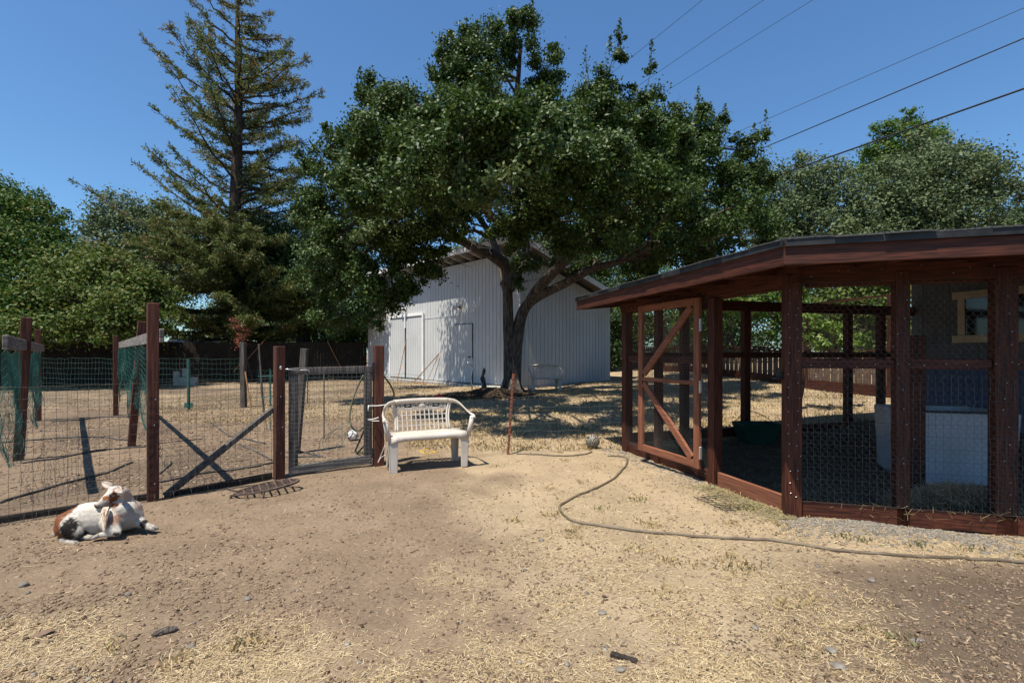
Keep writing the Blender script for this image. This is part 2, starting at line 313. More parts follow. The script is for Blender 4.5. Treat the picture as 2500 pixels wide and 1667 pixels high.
def ground_nodes():
    n = gm.node_tree.nodes; l = gm.node_tree.links; b = n['Principled BSDF']; b.inputs['Roughness'].default_value = .95; b.inputs['Specular IOR Level'].default_value = .1
    at = n.new('ShaderNodeAttribute'); at.attribute_name = 'cover'; sp = n.new('ShaderNodeSeparateColor'); l.new(at.outputs['Color'], sp.inputs[0])
    tc = n.new('ShaderNodeTexCoord')
    def noise(s, d=8, rgh=.6):
        k = n.new('ShaderNodeTexNoise'); k.inputs['Scale'].default_value = s; k.inputs['Detail'].default_value = d; k.inputs['Roughness'].default_value = rgh; l.new(tc.outputs['Object'], k.inputs['Vector']); return k.outputs['Fac']
    def ramp(f, a, c, p=.3, q=.7):
        r = n.new('ShaderNodeValToRGB'); l.new(f, r.inputs[0]); e = r.color_ramp.elements; e[0].color = (*a, 1); e[1].color = (*c, 1); e[0].position = p; e[1].position = q; return r.outputs[0]
    def mix(f, a, c):
        k = n.new('ShaderNodeMix'); k.data_type = 'RGBA'; l.new(a, k.inputs[6]); l.new(c, k.inputs[7])
        if isinstance(f, float): k.inputs[0].default_value = f
        else: l.new(f, k.inputs[0])
        return k.outputs[2]
    soil = ramp(noise(38, 10, .75), (.135, .093, .062), (.262, .196, .136)); straw = ramp(noise(55, 10, .8), (.225, .165, .105), (.415, .325, .215))
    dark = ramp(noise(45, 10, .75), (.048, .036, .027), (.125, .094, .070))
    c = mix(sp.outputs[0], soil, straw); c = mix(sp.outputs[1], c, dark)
    big = n.new('ShaderNodeMapRange'); l.new(noise(1.6, 7), big.inputs[0]); big.inputs[1].default_value = .3; big.inputs[2].default_value = .7; big.inputs[3].default_value = .78; big.inputs[4].default_value = 1.16
    hs = n.new('ShaderNodeHueSaturation'); l.new(c, hs.inputs['Color']); l.new(big.outputs[0], hs.inputs['Value']); l.new(hs.outputs[0], b.inputs['Base Color'])
    bp = n.new('ShaderNodeBump'); bp.inputs['Strength'].default_value = .8; bp.inputs['Distance'].default_value = .012; l.new(noise(60, 10, .8), bp.inputs['Height']); l.new(bp.outputs[0], b.inputs['Normal'])
ground_nodes()
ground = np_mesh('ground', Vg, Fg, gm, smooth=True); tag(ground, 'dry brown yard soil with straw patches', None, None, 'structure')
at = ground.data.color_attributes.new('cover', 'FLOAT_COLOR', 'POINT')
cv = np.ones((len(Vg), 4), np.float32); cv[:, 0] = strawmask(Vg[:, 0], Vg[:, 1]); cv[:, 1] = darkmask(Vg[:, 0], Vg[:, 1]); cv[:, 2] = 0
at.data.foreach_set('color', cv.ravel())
def gtop(x, y): return gz(x, y)+relief(x, y)

# ------------------------------------------------------------------ scatter on the ground
def sample(n, y0, y1, spread=1.35, p=1.6):
    """positions with density falling with distance"""
    t = RNG.random(n); a = 1-p
    y = (y0**a+t*(y1**a-y0**a))**(1/a); x = (RNG.random(n)*2-1)*spread*np.maximum(y, 2.2); return x, y
def strips(name, x, y, L, W, mat, lift=.004, tilt=.25, label='', parent=None, zoff=None, upright=False):
    n = len(x); a = RNG.random(n)*2*PI; z = (gtop(x, y) if zoff is None else zoff)
    el = RNG.normal(0, tilt, n) if not upright else RNG.uniform(.6, 1.5, n)
    d = np.stack([np.cos(a)*np.cos(el), np.sin(a)*np.cos(el), np.sin(el)], -1); s = np.stack([-np.sin(a), np.cos(a), RNG.normal(0, .3, n)], -1)
    c = np.stack([x, y, z+lift+(0 if upright else np.abs(np.sin(el))*L*.35)], -1); L = L[:, None]; W = W[:, None]
    if upright:
        bend = np.stack([RNG.normal(0, .3, n), RNG.normal(0, .3, n), -.1*np.ones(n)], -1)
        V = np.stack([c-s*W/2, c+s*W/2, c+d*L*.6+s*W*.35, c+d*L+bend*L], 1); Fc = np.arange(n)[:, None]*4+np.array([[0, 1, 2, 3]])
    else:
        V = np.stack([c-d*L/2-s*W/2, c-d*L/2+s*W/2, c+d*L/2+s*W/2, c+d*L/2-s*W/2], 1); Fc = np.arange(n)[:, None]*4+np.array([[0, 1, 2, 3]])
    o = np_mesh(name, V.reshape(-1, 3), Fc, mat, parent); tag(o, label, None, None, 'stuff'); return o
OCT_V = np.array([(1,0,0),(-1,0,0),(0,1,0),(0,-1,0),(0,0,1),(0,0,-1)], float)
OCT_F = np.array([(0,2,4),(2,1,4),(1,3,4),(3,0,4),(2,0,5),(1,2,5),(3,1,5),(0,3,5)])
CUBE8 = np.array([(x, y, z) for z in (-1, 1) for y in (-1, 1) for x in (-1, 1)], float)
CUBE_F = np.array([(0,2,3,1),(4,5,7,6),(0,1,5,4),(2,6,7,3),(0,4,6,2),(1,3,7,5)])
def lumps(name, x, y, r, mat, label, flat=.6, sink=.3, cube=False, elong=1.0, parent=None, z=None):
    n = len(x); a = RNG.random(n)*2*PI; B, Fb = (CUBE8*.62, CUBE_F) if cube else (OCT_V, OCT_F)
    V = B[None]*(1+RNG.normal(0, .22, (n, len(B), 3)))*r[:, None, None]; V[:, :, 2] *= flat; V[:, :, 0] *= elong
    c, s = np.cos(a)[:, None], np.sin(a)[:, None]; X = V[:, :, 0]*c-V[:, :, 1]*s; Y = V[:, :, 0]*s+V[:, :, 1]*c
    zz = gtop(x, y) if z is None else z
    V = np.stack([X+x[:, None], Y+y[:, None], V[:, :, 2]+(zz+r*flat*(1-2*sink)*.5)[:, None]], -1)
    Fc = (np.arange(n)[:, None, None]*len(B)+Fb[None]).reshape(-1, Fb.shape[1])
    o = np_mesh(name, V.reshape(-1, 3), Fc, mat, parent); tag(o, label, None, None, 'stuff'); return o
def keep(x, y, p): k = RNG.random(len(x)) < p; return x[k], y[k]
def litter():
    x, y = sample(300000, 1.75, 13, 1.3, 1.75); x, y = keep(x, y, np.clip(strawmask(x, y)*(.15+1.15*sm(.3, .75, .6*vnoise(x, y, .3, 91)+.4*vnoise(x, y, .1, 92)))+.05, 0, 1)*(1-.6*coopmask(x, y))*(1-.5*darkmask(x, y))); n = len(x)
    L = RNG.gamma(2.0, .0075, n)+.004; W = RNG.uniform(.0009, .0019, n)*(1+.16*y)
    strips('straw', x, y, L, W, M['straw'], .004, .22, 'loose pale straw strewn over the dry yard')
    x, y = sample(95000, 1.75, 9, 1.25, 2.1); x, y = keep(x, y, (.85-.25*strawmask(x, y))*(.12+1.1*sm(.35, .75, .5*vnoise(x, y, .5, 95)+.5*vnoise(x, y, .16, 96)))); n = len(x)
    lumps('soil_clods', x, y, np.minimum(RNG.gamma(1.3, .0026, n)+.0015, .016), M['clod'], 'small clods and crumbs of brown soil', .6, .25)
    x, y = sample(9000, 1.75, 6.5, 1.2, 2.); x, y = keep(x, y, .25+.5*(vnoise(x, y, .5, 31) > .55)); n = len(x)
    lumps('bark_chips', x, y, RNG.uniform(.004, .013, n), M['chip'], 'flat chips of bark lying on the soil', .3, .1, True, 2.0)
    x, y = sample(7000, 1.75, 7, 1.2, 1.8); x, y = keep(x, y, sm(-1, 1, x)*(vnoise(x, y, .35, 33) > .58)*.9+.03); n = len(x)
    lumps('goat_droppings', x, y, RNG.uniform(.0045, .0075, n), M['pellet'], 'dark goat droppings scattered on the straw', .8, .1)
    x, y = sample(600, 1.8, 7, 1.2, 1.6); n = len(x)
    lumps('pebbles', x, y, RNG.gamma(1.6, .003, n)+.003, M['gravel'], 'grey pebbles scattered through the yard', .55, .25, True)
    # gravel strip along the front of the coop and by its corner
    n = 5200; t = RNG.uniform(-.2, 4.0, n); d = np.abs(RNG.normal(0, .22, n))+.06
    x = P0.x+EF.x*t+NF.x*d; y = P0.y+EF.y*t+NF.y*d; x, y = keep(x, y, .25+.75*(vnoise(x, y, .3, 41) > .42)); n1 = len(x)
    t = RNG.uniform(0, 3.2, 900); d = np.abs(RNG.normal(0, .16, 900))+.05; x2 = P0.x+EL.x*t+NL.x*d; y2 = P0.y+EL.y*t+NL.y*d
    x = np.r_[x, x2]; y = np.r_[y, y2]; n = len(x)
    lumps('gravel', x, y, RNG.uniform(.006, .017, n), M['gravel'], 'grey gravel strip along the foot of the coop', .55, .2, True)
    # dry tufts
    cx = RNG.uniform(-3.5, 4.5, 420); cy = RNG.uniform(1.9, 7.5, 420); k = (RNG.random(420) < strawmask(cx, cy)*.3+.02) & (coopmask(cx, cy) < .2); cx = cx[k]; cy = cy[k]
    r = RNG.integers(0, len(cx), 2600); x = cx[r]+RNG.normal(0, .05, 2600); y = cy[r]+RNG.normal(0, .04, 2600); n = len(x)
    strips('dry_grass', x, y, RNG.uniform(.012, .045, n), RNG.uniform(.0025, .005, n), M['drygrass'], 0, .3, 'short dry grass tufts in the yard', upright=True)
    cx = np.array([3.05, 2.7, 1.2, 1.95, 3.4, 2.2, .8, 1.55, 2.62, -2.2, -.05]); cy = np.array([3.55, 3.62, 4.6, 2.35, 3.5, 4.35, 4.4, 3.2, 3.7, 6.8, 8.4])
    r = RNG.integers(0, len(cx), 380); x = cx[r]+RNG.normal(0, .06, 380); y = cy[r]+RNG.normal(0, .035, 380)
    strips('green_grass', x, y, RNG.uniform(.02, .05, 380), RNG.uniform(.0015, .003, 380), M['greengrass'], 0, .3, 'few green grass sprouts by the hose', upright=True)
    # dry grass under and around the oak and in the garden beyond
    x, y = sample(150000, 7.0, 27, .75, 1.2); k = (x > -1.6) | (y > 9.5) & (x > -10) & (RNG.random(len(x)) < .5); x = x[k]; y = y[k]
    x, y = keep(x, y, np.clip(.25+.8*(vnoise(x, y, .7, 51)-.25), 0, 1)*(1-coopmask(x, y))); n = len(x)
    strips('dry_lawn', x, y, RNG.uniform(.03, .075, n), RNG.uniform(.004, .009, n)*(1+.05*y), M['drygrass'], 0, .3, 'dry yellow grass beneath the oak', upright=True)
    # garden chips / leaves
    x = RNG.uniform(-14, -2.2, 46000); y = RNG.uniform(4.5, 17, 46000); k = ((y-4.67)*.77-(x+3.53)*.68 > .1); x = x[k]; y = y[k]; x, y = keep(x, y, .2+.8*(vnoise(x, y, .9, 61) > .5)); n = len(x)
    lumps('leaf_litter', x, y, RNG.uniform(.008, .022, n), M['chip'], 'dead leaves and chips on the garden soil', .25, .05, True, 1.6)
    # hay on the floor of the coop
    x = RNG.uniform(1.5, 7.2, 30000); y = RNG.uniform(3.6, 8.8, 30000); x, y = keep(x, y, (coopmask(x, y) > .6)*(.3+.7*(vnoise(x, y, .8, 71) > .45))); n = len(x)
    strips('coop_hay', x, y, RNG.uniform(.03, .09, n), RNG.uniform(.003, .005, n), M['hay'], .008, .3, 'thin hay scattered over the coop floor')
    # mulch mound left of the oak
    n = 3500; x = RNG.normal(-.75, .65, n); y = RNG.normal(13.9, .35, n); h = .22*np.exp(-((x+.6)/.8)**2-((y-13.95)/.4)**2)
    lumps('mulch', x, y, RNG.uniform(.015, .05, n), M['mulch'], 'dark mulch heaped against the oak foot', .5, .2, True, 1.4, z=gtop(x, y)+h*RNG.random(n)**.3)
    # loose hay by the doorway
    t = RNG.uniform(-.1, 1.0, 2500); d = np.abs(RNG.normal(0, .18, 2500))+.04; x = P0.x+EL.x*t+NL.x*d; y = P0.y+EL.y*t+NL.y*d
    strips('spilled_hay', x, y, RNG.uniform(.02, .07, 2500), RNG.uniform(.002, .004, 2500), M['hay'], .01, .25, 'spilled greenish hay by the coop doorway')
litter()

# ------------------------------------------------------------------ barn
BC = Vector((.28, 16.5, 0)); BL = Vector((-.954, 1, 0)).normalized(); BR = Vector((1.045, 1, 0)).normalized()
NBL = Vector((-BL.y, BL.x, 0)); NBL = NBL if NBL.y < 0 else -NBL; NBR = Vector((-BR.y, BR.x, 0)); NBR = NBR if NBR.y < 0 else -NBR
def barn():
    b = thing('barn', 'large grey plank barn with white double doors behind the oak', 'barn', (BC.x, BC.y, .2))
    LL, LR, zb, pit = 11.2, 5.4, .3, .27
    def roofz(s): return 5.11-pit*s
    def siding(o, d, nrm, L, top, seams):
        n = int(L/.2032); wd = L/n
        for i in range(n):
            a = i*wd+.0085; c = (i+1)*wd-.0085
            for z0, z1f in ((zb, lambda s: 2.945), (2.965, top)):
                p, q = o+d*a, o+d*c; za, zc = z1f(a), z1f(c); k = RNG.uniform(0, .004)
                th = -nrm*.02+nrm*k; vs = []
                for off in (Vector((0, 0, 0))+nrm*k, th):
                    vs += [p+off+Vector((0, 0, z0)), q+off+Vector((0, 0, z0)), q+off+Vector((0, 0, zc)), p+off+Vector((0, 0, za))]
                MB().add(vs, [(0,1,2,3),(7,6,5,4),(0,4,5,1),(1,5,6,2),(2,6,7,3),(3,7,4,0)]).build('siding_plank', M['barn'], b)
    siding(BC+NBL*.0, BL, NBL, LL, lambda s: 5.0, True); siding(BC, BR, NBR, LR, lambda s: roofz(s)-.1, True)
    core = MB(); A, B_, C_, D_ = BC-NBL*.03-NBR*.03, BC+BL*LL-NBL*.03, BC+BL*(LL)+BR*LR-NBR*0, BC+BR*LR-NBR*.03
    vs = [Vector((p.x, p.y, 0)) for p in (A, B_, C_, D_)]+[Vector((p.x, p.y, z)) for p, z in ((A, 4.95), (B_, 4.95), (C_, roofz(LR)-.15), (D_, roofz(LR)-.15))]
    core.add(vs, [(0,1,5,4),(1,2,6,5),(2,3,7,6),(3,0,4,7),(4,5,6,7)]); core.build('wall', mk('barn_groove', (.05, .052, .055), (.07, .072, .075), ns=3, bump=0), b)
    # corner trim
    MB().bar(BC+NBL*.012+NBR*.012+Vector((0, 0, zb)), BC+NBL*.012+NBR*.012+Vector((0, 0, 4.95)), .05, .05, BL).build('corner_trim', M['barn'], b)
    # roof slab
    e = .6; pts = []
    for s, t in ((-e, -e), (-e, LL+e), (LR+.5, LL+e), (LR+.5, -e)):
        p = BC+BR*s+BL*t; pts.append((p, roofz(s)))
    vs = [Vector((p.x, p.y, z+.10)) for p, z in pts]+[Vector((p.x, p.y, z+.16)) for p, z in pts]
    MB().add(vs, [(3,2,1,0),(4,5,6,7),(0,1,5,4),(1,2,6,5),(2,3,7,6),(3,0,4,7)]).build('roof', M['barnroof'], b)
    # soffit boards on rafters
    n = int((LL+.4)/.61)
    for i in range(n+1):
        t = -.3+i*.61; p = BC+BL*t
        MB().bar(p+BR*(-.57)+Vector((0, 0, roofz(-.57)+.02)), p+BR*.25+Vector((0, 0, roofz(.25)+.02)), .045, .15).build('rafter_tail', M['barn'], b)
    q0, q1 = BC+BR*-.6+BL*-.6, BC+BR*-.6+BL*(LL+.6)
    MB().bar(q0+NBL*.012+Vector((0, 0, roofz(-.6)+.03)), q1+NBL*.012+Vector((0, 0, roofz(-.6)+.03)), .03, .2).build('fascia_board', M['barnwhite'], b, bevel=.004)
    r0, r1 = BC+BR*-.6+BL*-.6, BC+BR*(LR+.5)+BL*-.6
    MB().bar(r0+NBR*.012+Vector((0, 0, roofz(-.6)+.03)), r1+NBR*.012+Vector((0, 0, roofz(LR+.5)+.03)), .03, .2).build('fascia_board', M['barnwhite'], b, bevel=.004)
    # footing
    f = MB()
    f.bar(BC+NBL*.1+BL*-.05+Vector((0, 0, .1)), BC+NBL*.1+BL*(LL+.05)+Vector((0, 0, .1)), .36, .34); f.build('footing', M['concrete'], b, bevel=.02)
    f = MB(); f.bar(BC+NBR*-.02+BR*.1+Vector((0, 0, .12)), BC-NBR*.02+BR*LR+Vector((0, 0, .12)), .08, .34); f.build('footing', M['barn'], b)
    # concrete apron slabs
    for i in range(9):
        t = -.4+i*.42; MB().box(BC+BL*(t+.2)+NBL*.46+Vector((0, 0, .17)), (.39, .28, .16), Matrix.Rotation(math.atan2(BL.y, BL.x), 3, 'Z')).build('footing_block', M['concrete'], b, bevel=.015)
    # flashing seam
    for d, L, nn in ((BL, LL, NBL), (BR, LR, NBR)):
        MB().bar(BC+nn*.008+Vector((0, 0, 2.955)), BC+d*L+nn*.008+Vector((0, 0, 2.955)), .012, .02).build('flashing', M['barn'], b)
    # double door: two leaves with white trim
    def wl(dist, z, out): return BC+BL*dist+NBL*out+Vector((0, 0, z))
    k = 1.382; d0, d1, d2 = 4.34*k, 5.37*k, 6.40*k; zt = 3.07
    for a, c in ((d0, d1), (d1, d2)):
        lf = MB().bar(wl(a+.03, (zb+zt)/2, .03), wl(c-.03, (zb+zt)/2, .03), .04, zt-zb-.06).build('barn_door', M['barn'], b)
        nb = 7
        for i in range(nb):
            x0 = a+.05+(c-a-.1)*i/nb; x1 = a+.05+(c-a-.1)*(i+1)/nb-.012
            MB().bar(wl(x0, (zb+zt)/2, .055), wl(x1, (zb+zt)/2, .055), .014, zt-zb-.1).build('door_plank', M['barn'], lf)
    for a in (d0, d2): MB().bar(wl(a, zb, .06), wl(a, zt+.05, .06), .06, .10, BL).build('door_trim', M['barnwhite'], b, bevel=.004)
    MB().bar(wl(d0-.05, zt+.1, .062), wl(d2+.05, zt+.1, .062), .06, .12).build('door_trim', M['barnwhite'], b, bevel=.004)
    MB().bar(wl(d1, 2.6, .09), wl(d1, 3.45, .09), .05, .07, BL).build('door_trim', M['barnwhite'], b)
    MB().bar(wl(d1, zb, .085), wl(d1, 2.62, .085), .03, .035, BL).build('door_seam', M['greyv'], b)
    # flush side door
    a, c = 1.89*k, 2.70*k
    dd = MB().bar(wl(a, 1.44, .014), wl(c, 1.44, .014), .02, 2.28).build('side_door', M['barn'], b)
    for i in range(6):
        x0 = a+.01+(c-a-.02)*i/6; x1 = a+.01+(c-a-.02)*(i+1)/6-.012; MB().bar(wl(x0, 1.44, .028), wl(x1, 1.44, .028), .012, 2.26).build('door_plank', M['barn'], dd)
    MB().bar(wl(a-.02, .3, .02), wl(a-.02, 2.6, .02), .02, .03, BL).build('door_gap', M['black'], dd)
    MB().bar(wl(a, 2.6, .02), wl(c, 2.6, .02), .02, .02).build('door_gap', M['black'], dd)
    MB().bar(wl(a+.08, 1.3, .06), wl(a+.2, 1.3, .06), .05, .04).build('door_handle', M['black'], dd)
    # floodlights
    for dist, z in ((2.39*k, 3.31), (5.4*k, 3.5)):
        fl = MB().box(wl(dist, z+.16, .05), (.16, .1, .13)).build('floodlight', M['barnwhite'], b, bevel=.01)
        for sx in (-1, 1):
            p = wl(dist+sx*.13, z, .12); MB().tube([p, p+NBL*.12+BL*sx*.05-Vector((0, 0, .07))], [.05, .085], 10).build('lamp_head', M['barnwhite'], fl, smooth=True)
            MB().tube([p+NBL*.12+BL*sx*.05-Vector((0, 0, .07)), p+NBL*.123+BL*sx*.051-Vector((0, 0, .072))], [.075, .075], 10).build('lens', M['glass'], fl)
    # hanging cable on wall
    return b
barn()
def wall_pt(dist, z, out): return BC+BL*dist+NBL*out+Vector((0, 0, z))
# things leaning on or standing by the barn
o = MB().tube([gp(*(wall_pt(7.4, 0, .5).xy)), wall_pt(7.35, 2.1, .07)], .018, 6).build('wooden_stick', M['tanwood']); tag(o, 'long tan stick leaning against the barn door seam', 'stick')
a = MB(); p0, p1, p2 = gp(*(wall_pt(5.95, 0, .55).xy), .03), wall_pt(4.75, 1.45, .06), gp(*(wall_pt(5.0, 0, .55).xy), .03)
a.tube([p0, p1], .02, 6); a.tube([p1, p2], .012, 6); a.tube([p2, p0], .025, 6); tag(a.build('stick_frame', M['tanwood']), 'triangular frame of brown sticks leaning on barn wall', 'stick frame')
def figure():
    t = thing('driftwood_post', 'short weathered driftwood post standing by the barn near the oak', 'post', P(1180, 948, 14.9))
    base = P(1180, 950, 14.9); mb = MB(); pts = []; r = []
    for i in range(9):
        z = i/8*.68; pts.append(base+Vector((.03*math.sin(i*1.1), 0, z))); r.append(.075-.05*(i/8)**2+.018*math.sin(i*2.1))
    mb.tube(pts, r, 9); mb.build('stump', M['greyv'], t, smooth=True)
    MB().box(base+Vector((0, 0, .02)), (.24, .16, .06)).build('base', M['greyh'], t, bevel=.01)
figure()
o = MB(); base = P(1153, 950, 14.7)
o.tube(spline([base, base+Vector((-.03, 0, .35)), base+Vector((.02, 0, .7)), base+Vector((-.02, 0, 1.0))]), .02, 6); o.tube([base+Vector((0, 0, .7)), base+Vector((-.16, 0, .85))], .012, 5); o.tube([base+Vector((0, 0, .5)), base+Vector((.1, .0, .62))], .01, 5)
tag(o.build('standpipe', M['steel'], smooth=True), 'thin metal water pipe rising before the barn side door', 'pipe')
o = MB().ell(gp(-2.0, 13.1, .09), (.10, .08, .085)); tag(o.build('red_toy', M['redtoy'], smooth=True), 'small red plastic toy on the dark mulch', 'toy')

# ------------------------------------------------------------------ chicken coop
def hexgrid(p, d, L, z0, z1, cell=.05, r=.0011, name='wire_mesh', parent=None, mat=None, jit=.0015, out=Vector((0, 0, 0))):
    """chicken wire over a vertical panel from p along d"""
    segs = []; hw = cell/2; hh = cell*.62; ns = int(L/cell)+1; nz_ = int((z1-z0)/hh)+1
    def pt(s, z): s = min(max(s, 0), L); z = min(max(z, z0), z1); q = p+d*s+out; return (q.x+random.gauss(0, jit), q.y+random.gauss(0, jit), z+random.gauss(0, jit))
    for j in range(nz_):
        z = z0+j*hh
        for i in range(ns):
            s = i*cell+(hw if j % 2 else 0)
            if s > L: continue
            a = pt(s, z); b_ = pt(s, z+hh*.45); segs.append((a, b_)); segs.append((b_, pt(s-hw, z+hh))); segs.append((b_, pt(s+hw, z+hh)))
    o = wires(segs, r, name, mat or M['darkwire'], parent); tag(o, kind='stuff'); return o
def weld(p, q, z0, z1, dx, dz, r, name, mat, parent, jit=.003, ground_follow=False, wav=0, top_follow=False, zlist=None):
    p = Vector(p); q = Vector(q); L = (q-p).length; d = (q-p)/L; nrm = Vector((-d.y, d.x, 0)); segs = []
    n = max(1, int(L/dx)); zs = zlist if zlist is not None else list(np.arange(z0, z1+1e-4, dz))
    def pt(s, z):
        c = p+d*s; g = gzf(c.x, c.y) if ground_follow else 0
        ww = wav*(math.sin(s*3.1+z*2)+.6*math.sin(s*7.3+z*5))
        return (c.x+nrm.x*ww, c.y+nrm.y*ww, z+g+.4*ww)
    cache = [[pt(min(i*dx, L)+random.gauss(0, jit), z+random.gauss(0, jit)) for z in zs] for i in range(n+1)]
    for i in range(n+1):
        for j in range(len(zs)-1): segs.append((cache[i][j], cache[i][j+1]))
    for j in range(len(zs)):
        for i in range(n): segs.append((cache[i][j], cache[i+1][j]))
    o = wires(segs, r, name, mat, parent); tag(o, kind='stuff'); return o
def coop():
    c = thing('chicken_coop', 'large red wooden chicken run with wire walls and shingle roof', 'chicken coop', (P0.x, P0.y, 0))
    Z = Vector((0, 0, 1)); rv, rh = M['redv'], M['redh']
    def post(p, z0, z1, w_, h_, face, mat=rv): return MB().bar(Vector((p.x, p.y, z0)), Vector((p.x, p.y, z1)), w_, h_, face).build('post', mat, c, bevel=.005)
    S_ = 5.9; PB = P1+EB*S_
    # posts: corner, left wall, back wall, front wall
    post(P0, -.12, 2.14, .135, .12, NF); post(P0+EL*1.0, -.1, 2.05, .10, .12, NL); post(P0+EL*2.09, -.1, 2.05, .09, .09, NL); post(P1, -.1, 2.05, .12, .12, NL)
    for s_ in (.98, 2.11, 4.23, 4.98): post(P1+EB*s_, 0, 2.2, .115, .10, EL)
    for t_, w_ in ((.82, .10), (1.52, .15), (2.6, .12), (3.9, .12)): post(P0+EF*t_, -.1, 2.14, w_, .10, NF)
    # rails
    def rail(name, p, q, z, w_, h_, mat=rh): return MB().bar(Vector((p.x, p.y, z)), Vector((q.x, q.y, z)), w_, h_).build(name, mat, c, bevel=.004)
    zr = 1.37
    for a, b_ in ((.06, .77), (.87, 1.44), (1.6, 2.54), (2.66, 3.84)): rail('mid_rail', P0+EF*a, P0+EF*b_, zr-.01, .04, .085)
    for a, b_ in ((1.06, 2.04), (2.14, 2.84)): rail('mid_rail', P0+EL*a, P0+EL*b_, zr, .04, .085)
    for a, b_ in ((.06, .92), (1.04, 2.05), (2.17, 4.17), (4.29, 4.92), (5.04, S_)): rail('mid_rail', P1+EB*a, P1+EB*b_, zr+.05, .04, .085)
    off = NF*.062
    for a, b_ in ((.075, 2.2), (2.206, 4.6)): rail('bottom_board', P0+EF*a+NF*.03, P0+EF*b_+NF*.03, .085, .04, .155)
    rail('bottom_board', P0+EL*.07, P0+EL*.94, .09, .04, .15, M['doorh']); rail('bottom_board', P0+EL*1.06, P0+EL*2.84, .075, .04, .15)
    rail('bottom_board', P1+EB*.07, P1+EB*S_, .2, .04, .14)
    # header beams
    rail('header_beam', P0+NL*.02-EL*.1, P1+NL*.02+EL*.12, 2.135, .045, .16); rail('header_beam', P0-NL*.035+EL*.1, P1-NL*.035, 2.10, .04, .14)
    rail('header_beam', P0+NF*.02+EF*.03, P0+EF*4.7+NF*.02, 2.135, .045, .16); rail('header_beam', P0-NF*.04+EF*.12, P0+EF*4.7-NF*.04, 2.10, .04, .14)
    rail('header_beam', P1+EB*.03, PB, 2.2, .05, .16)
    # roof
    al, be = .303, .62; R0 = P0+NL*al+NF*be; R1 = R0+EL*3.87; RB = R1+EB*7.2; RH = R0+EF*5.6; A = Vector((6.4, 6.0, 0))
    zf = 2.25; za = 2.68
    def up(p, z): return Vector((p.x, p.y, z))
    ring = [R0, R1, RB, up(Vector((9.5, 4.8, 0)), 0), RH]; zs = [zf, zf, zf+.85, zf+.6, zf+.02]
    for nm, dz, mat, flip in (('roof_deck', -.012, M['under'], 1), ('roof', .022, M['shingle'], 0)):
        vs = [up(A, za+dz)]+[up(p, z+dz) for p, z in zip(ring, zs)]
        vs += [v+Vector((0, 0, .02)) for v in vs]; n = 6; fs = []
        for i in range(5):
            a, b_ = 1+i, 1+(i+1) % 5; fs += [(0, b_, a), (n, n+a, n+b_), (a, b_, n+b_, n+a)]
        MB().add(vs, fs).build(nm, mat, c)
    for p, q, nn in ((R0, R1, NL), (R0, RH, NF)):
        d = (q-p).normalized(); L = (q-p).length; cuts = [0, L*.52, L]
        for i in range(2):
            a, b_ = p+d*(cuts[i]+(.0 if i == 0 else .004)), p+d*cuts[i+1]
            MB().bar(up(a, zf-.075)-nn*.02, up(b_, zf-.075)-nn*.02, .04, .135).build('fascia_board', M['redh'], c, bevel=.004)
        MB().bar(up(p, zf+.018)+nn*.014, up(q, zf+.018)+nn*.014, .022, .05).build('drip_edge', M['black'], c)
        # drip row of shingle tabs
        n = int(L/.31)
        inward = -nn
        for i in range(n+1):
            a = p+d*min(i*.31+.008, L-.01); b_ = p+d*min((i+1)*.31, L); k = RNG.uniform(-.01, .012); slope = .73/4.2
            z0 = zf+.046+RNG.uniform(0, .006)
            if (b_-a).length < .05: continue
            for row in range(2):
                o1 = nn*(.035+k-.10*row); vs = [up(a+o1, z0-.01*(1-row)+row*.017), up(b_+o1, z0-.006*(1-row)+RNG.uniform(-.004, .004)+row*.017), up(b_+inward*(.25+.1*row), z0+.25*slope+row*.012), up(a+inward*(.25+.1*row), z0+.25*slope+row*.012)]
                vs += [v+Vector((0, 0, .008)) for v in vs]
                MB().add(vs, [(3,2,1,0),(4,5,6,7),(0,1,5,4),(1,2,6,5),(2,3,7,6),(3,0,4,7)]).build('shingle', M['shingle'], c)
    # rafters
    def rafter(p, d, L, zz0, zz1): MB().bar(up(p, zz0), up(p+d*L, zz1), .042, .12).build('rafter', rh, c)
    for i in range(7):
        p = R0+EL*(.05+i*.62); dd = (-NL); rafter(p-NL*.045, dd, 3.4, zf-.085, zf-.085+.36)
    for i in range(5):
        p = R0+EF*(.75+i*.8); rafter(p-NF*.045, -NF, 2.2, zf-.085, zf-.085+.25)
    hexd = M['darkwire']; gal = M['meshgrey']
    # wire on walls
    hexgrid(P0+NF*.055, EF, 4.4, .16, 2.06, .055, .0011, parent=c, mat=gal); weld(P0+NF*.058, P0+EF*4.4+NF*.058, .16, 1.35, .052, .1, .0012, 'wire_mesh', M['meshgrey'], c)
    hexgrid(P0+EL*1.05+NL*.052, EL, 1.86, .1, 2.06, .05, .0012, parent=c, mat=gal)
    weld(P1+EB*.05, P1+EB*S_, .25, 2.1, .06, .06, .0011, 'wire_mesh', hexd, c)
    weld(P0+EL*1.05-NL*.05, P1-NL*.05, .1, 2.0, .055, .1, .0011, 'wire_mesh', hexd, c)
    # staples
    segs = []
    for z in np.arange(.2, 2.05, .105):
        for dx in (-.045, .03):
            q = P0+NF*.064+EF*(dx+random.gauss(0, .008)); zz = z+random.gauss(0, .02); segs.append(((q.x, q.y, zz), (q.x+.008, q.y, zz+.004)))
    for t_ in (.82, 1.52):
        for z in np.arange(.2, 2.0, .13):
            q = P0+NF*.06+EF*(t_+random.gauss(0, .025)); zz = z+random.gauss(0, .02); segs.append(((q.x, q.y, zz), (q.x+.008, q.y, zz+.004)))
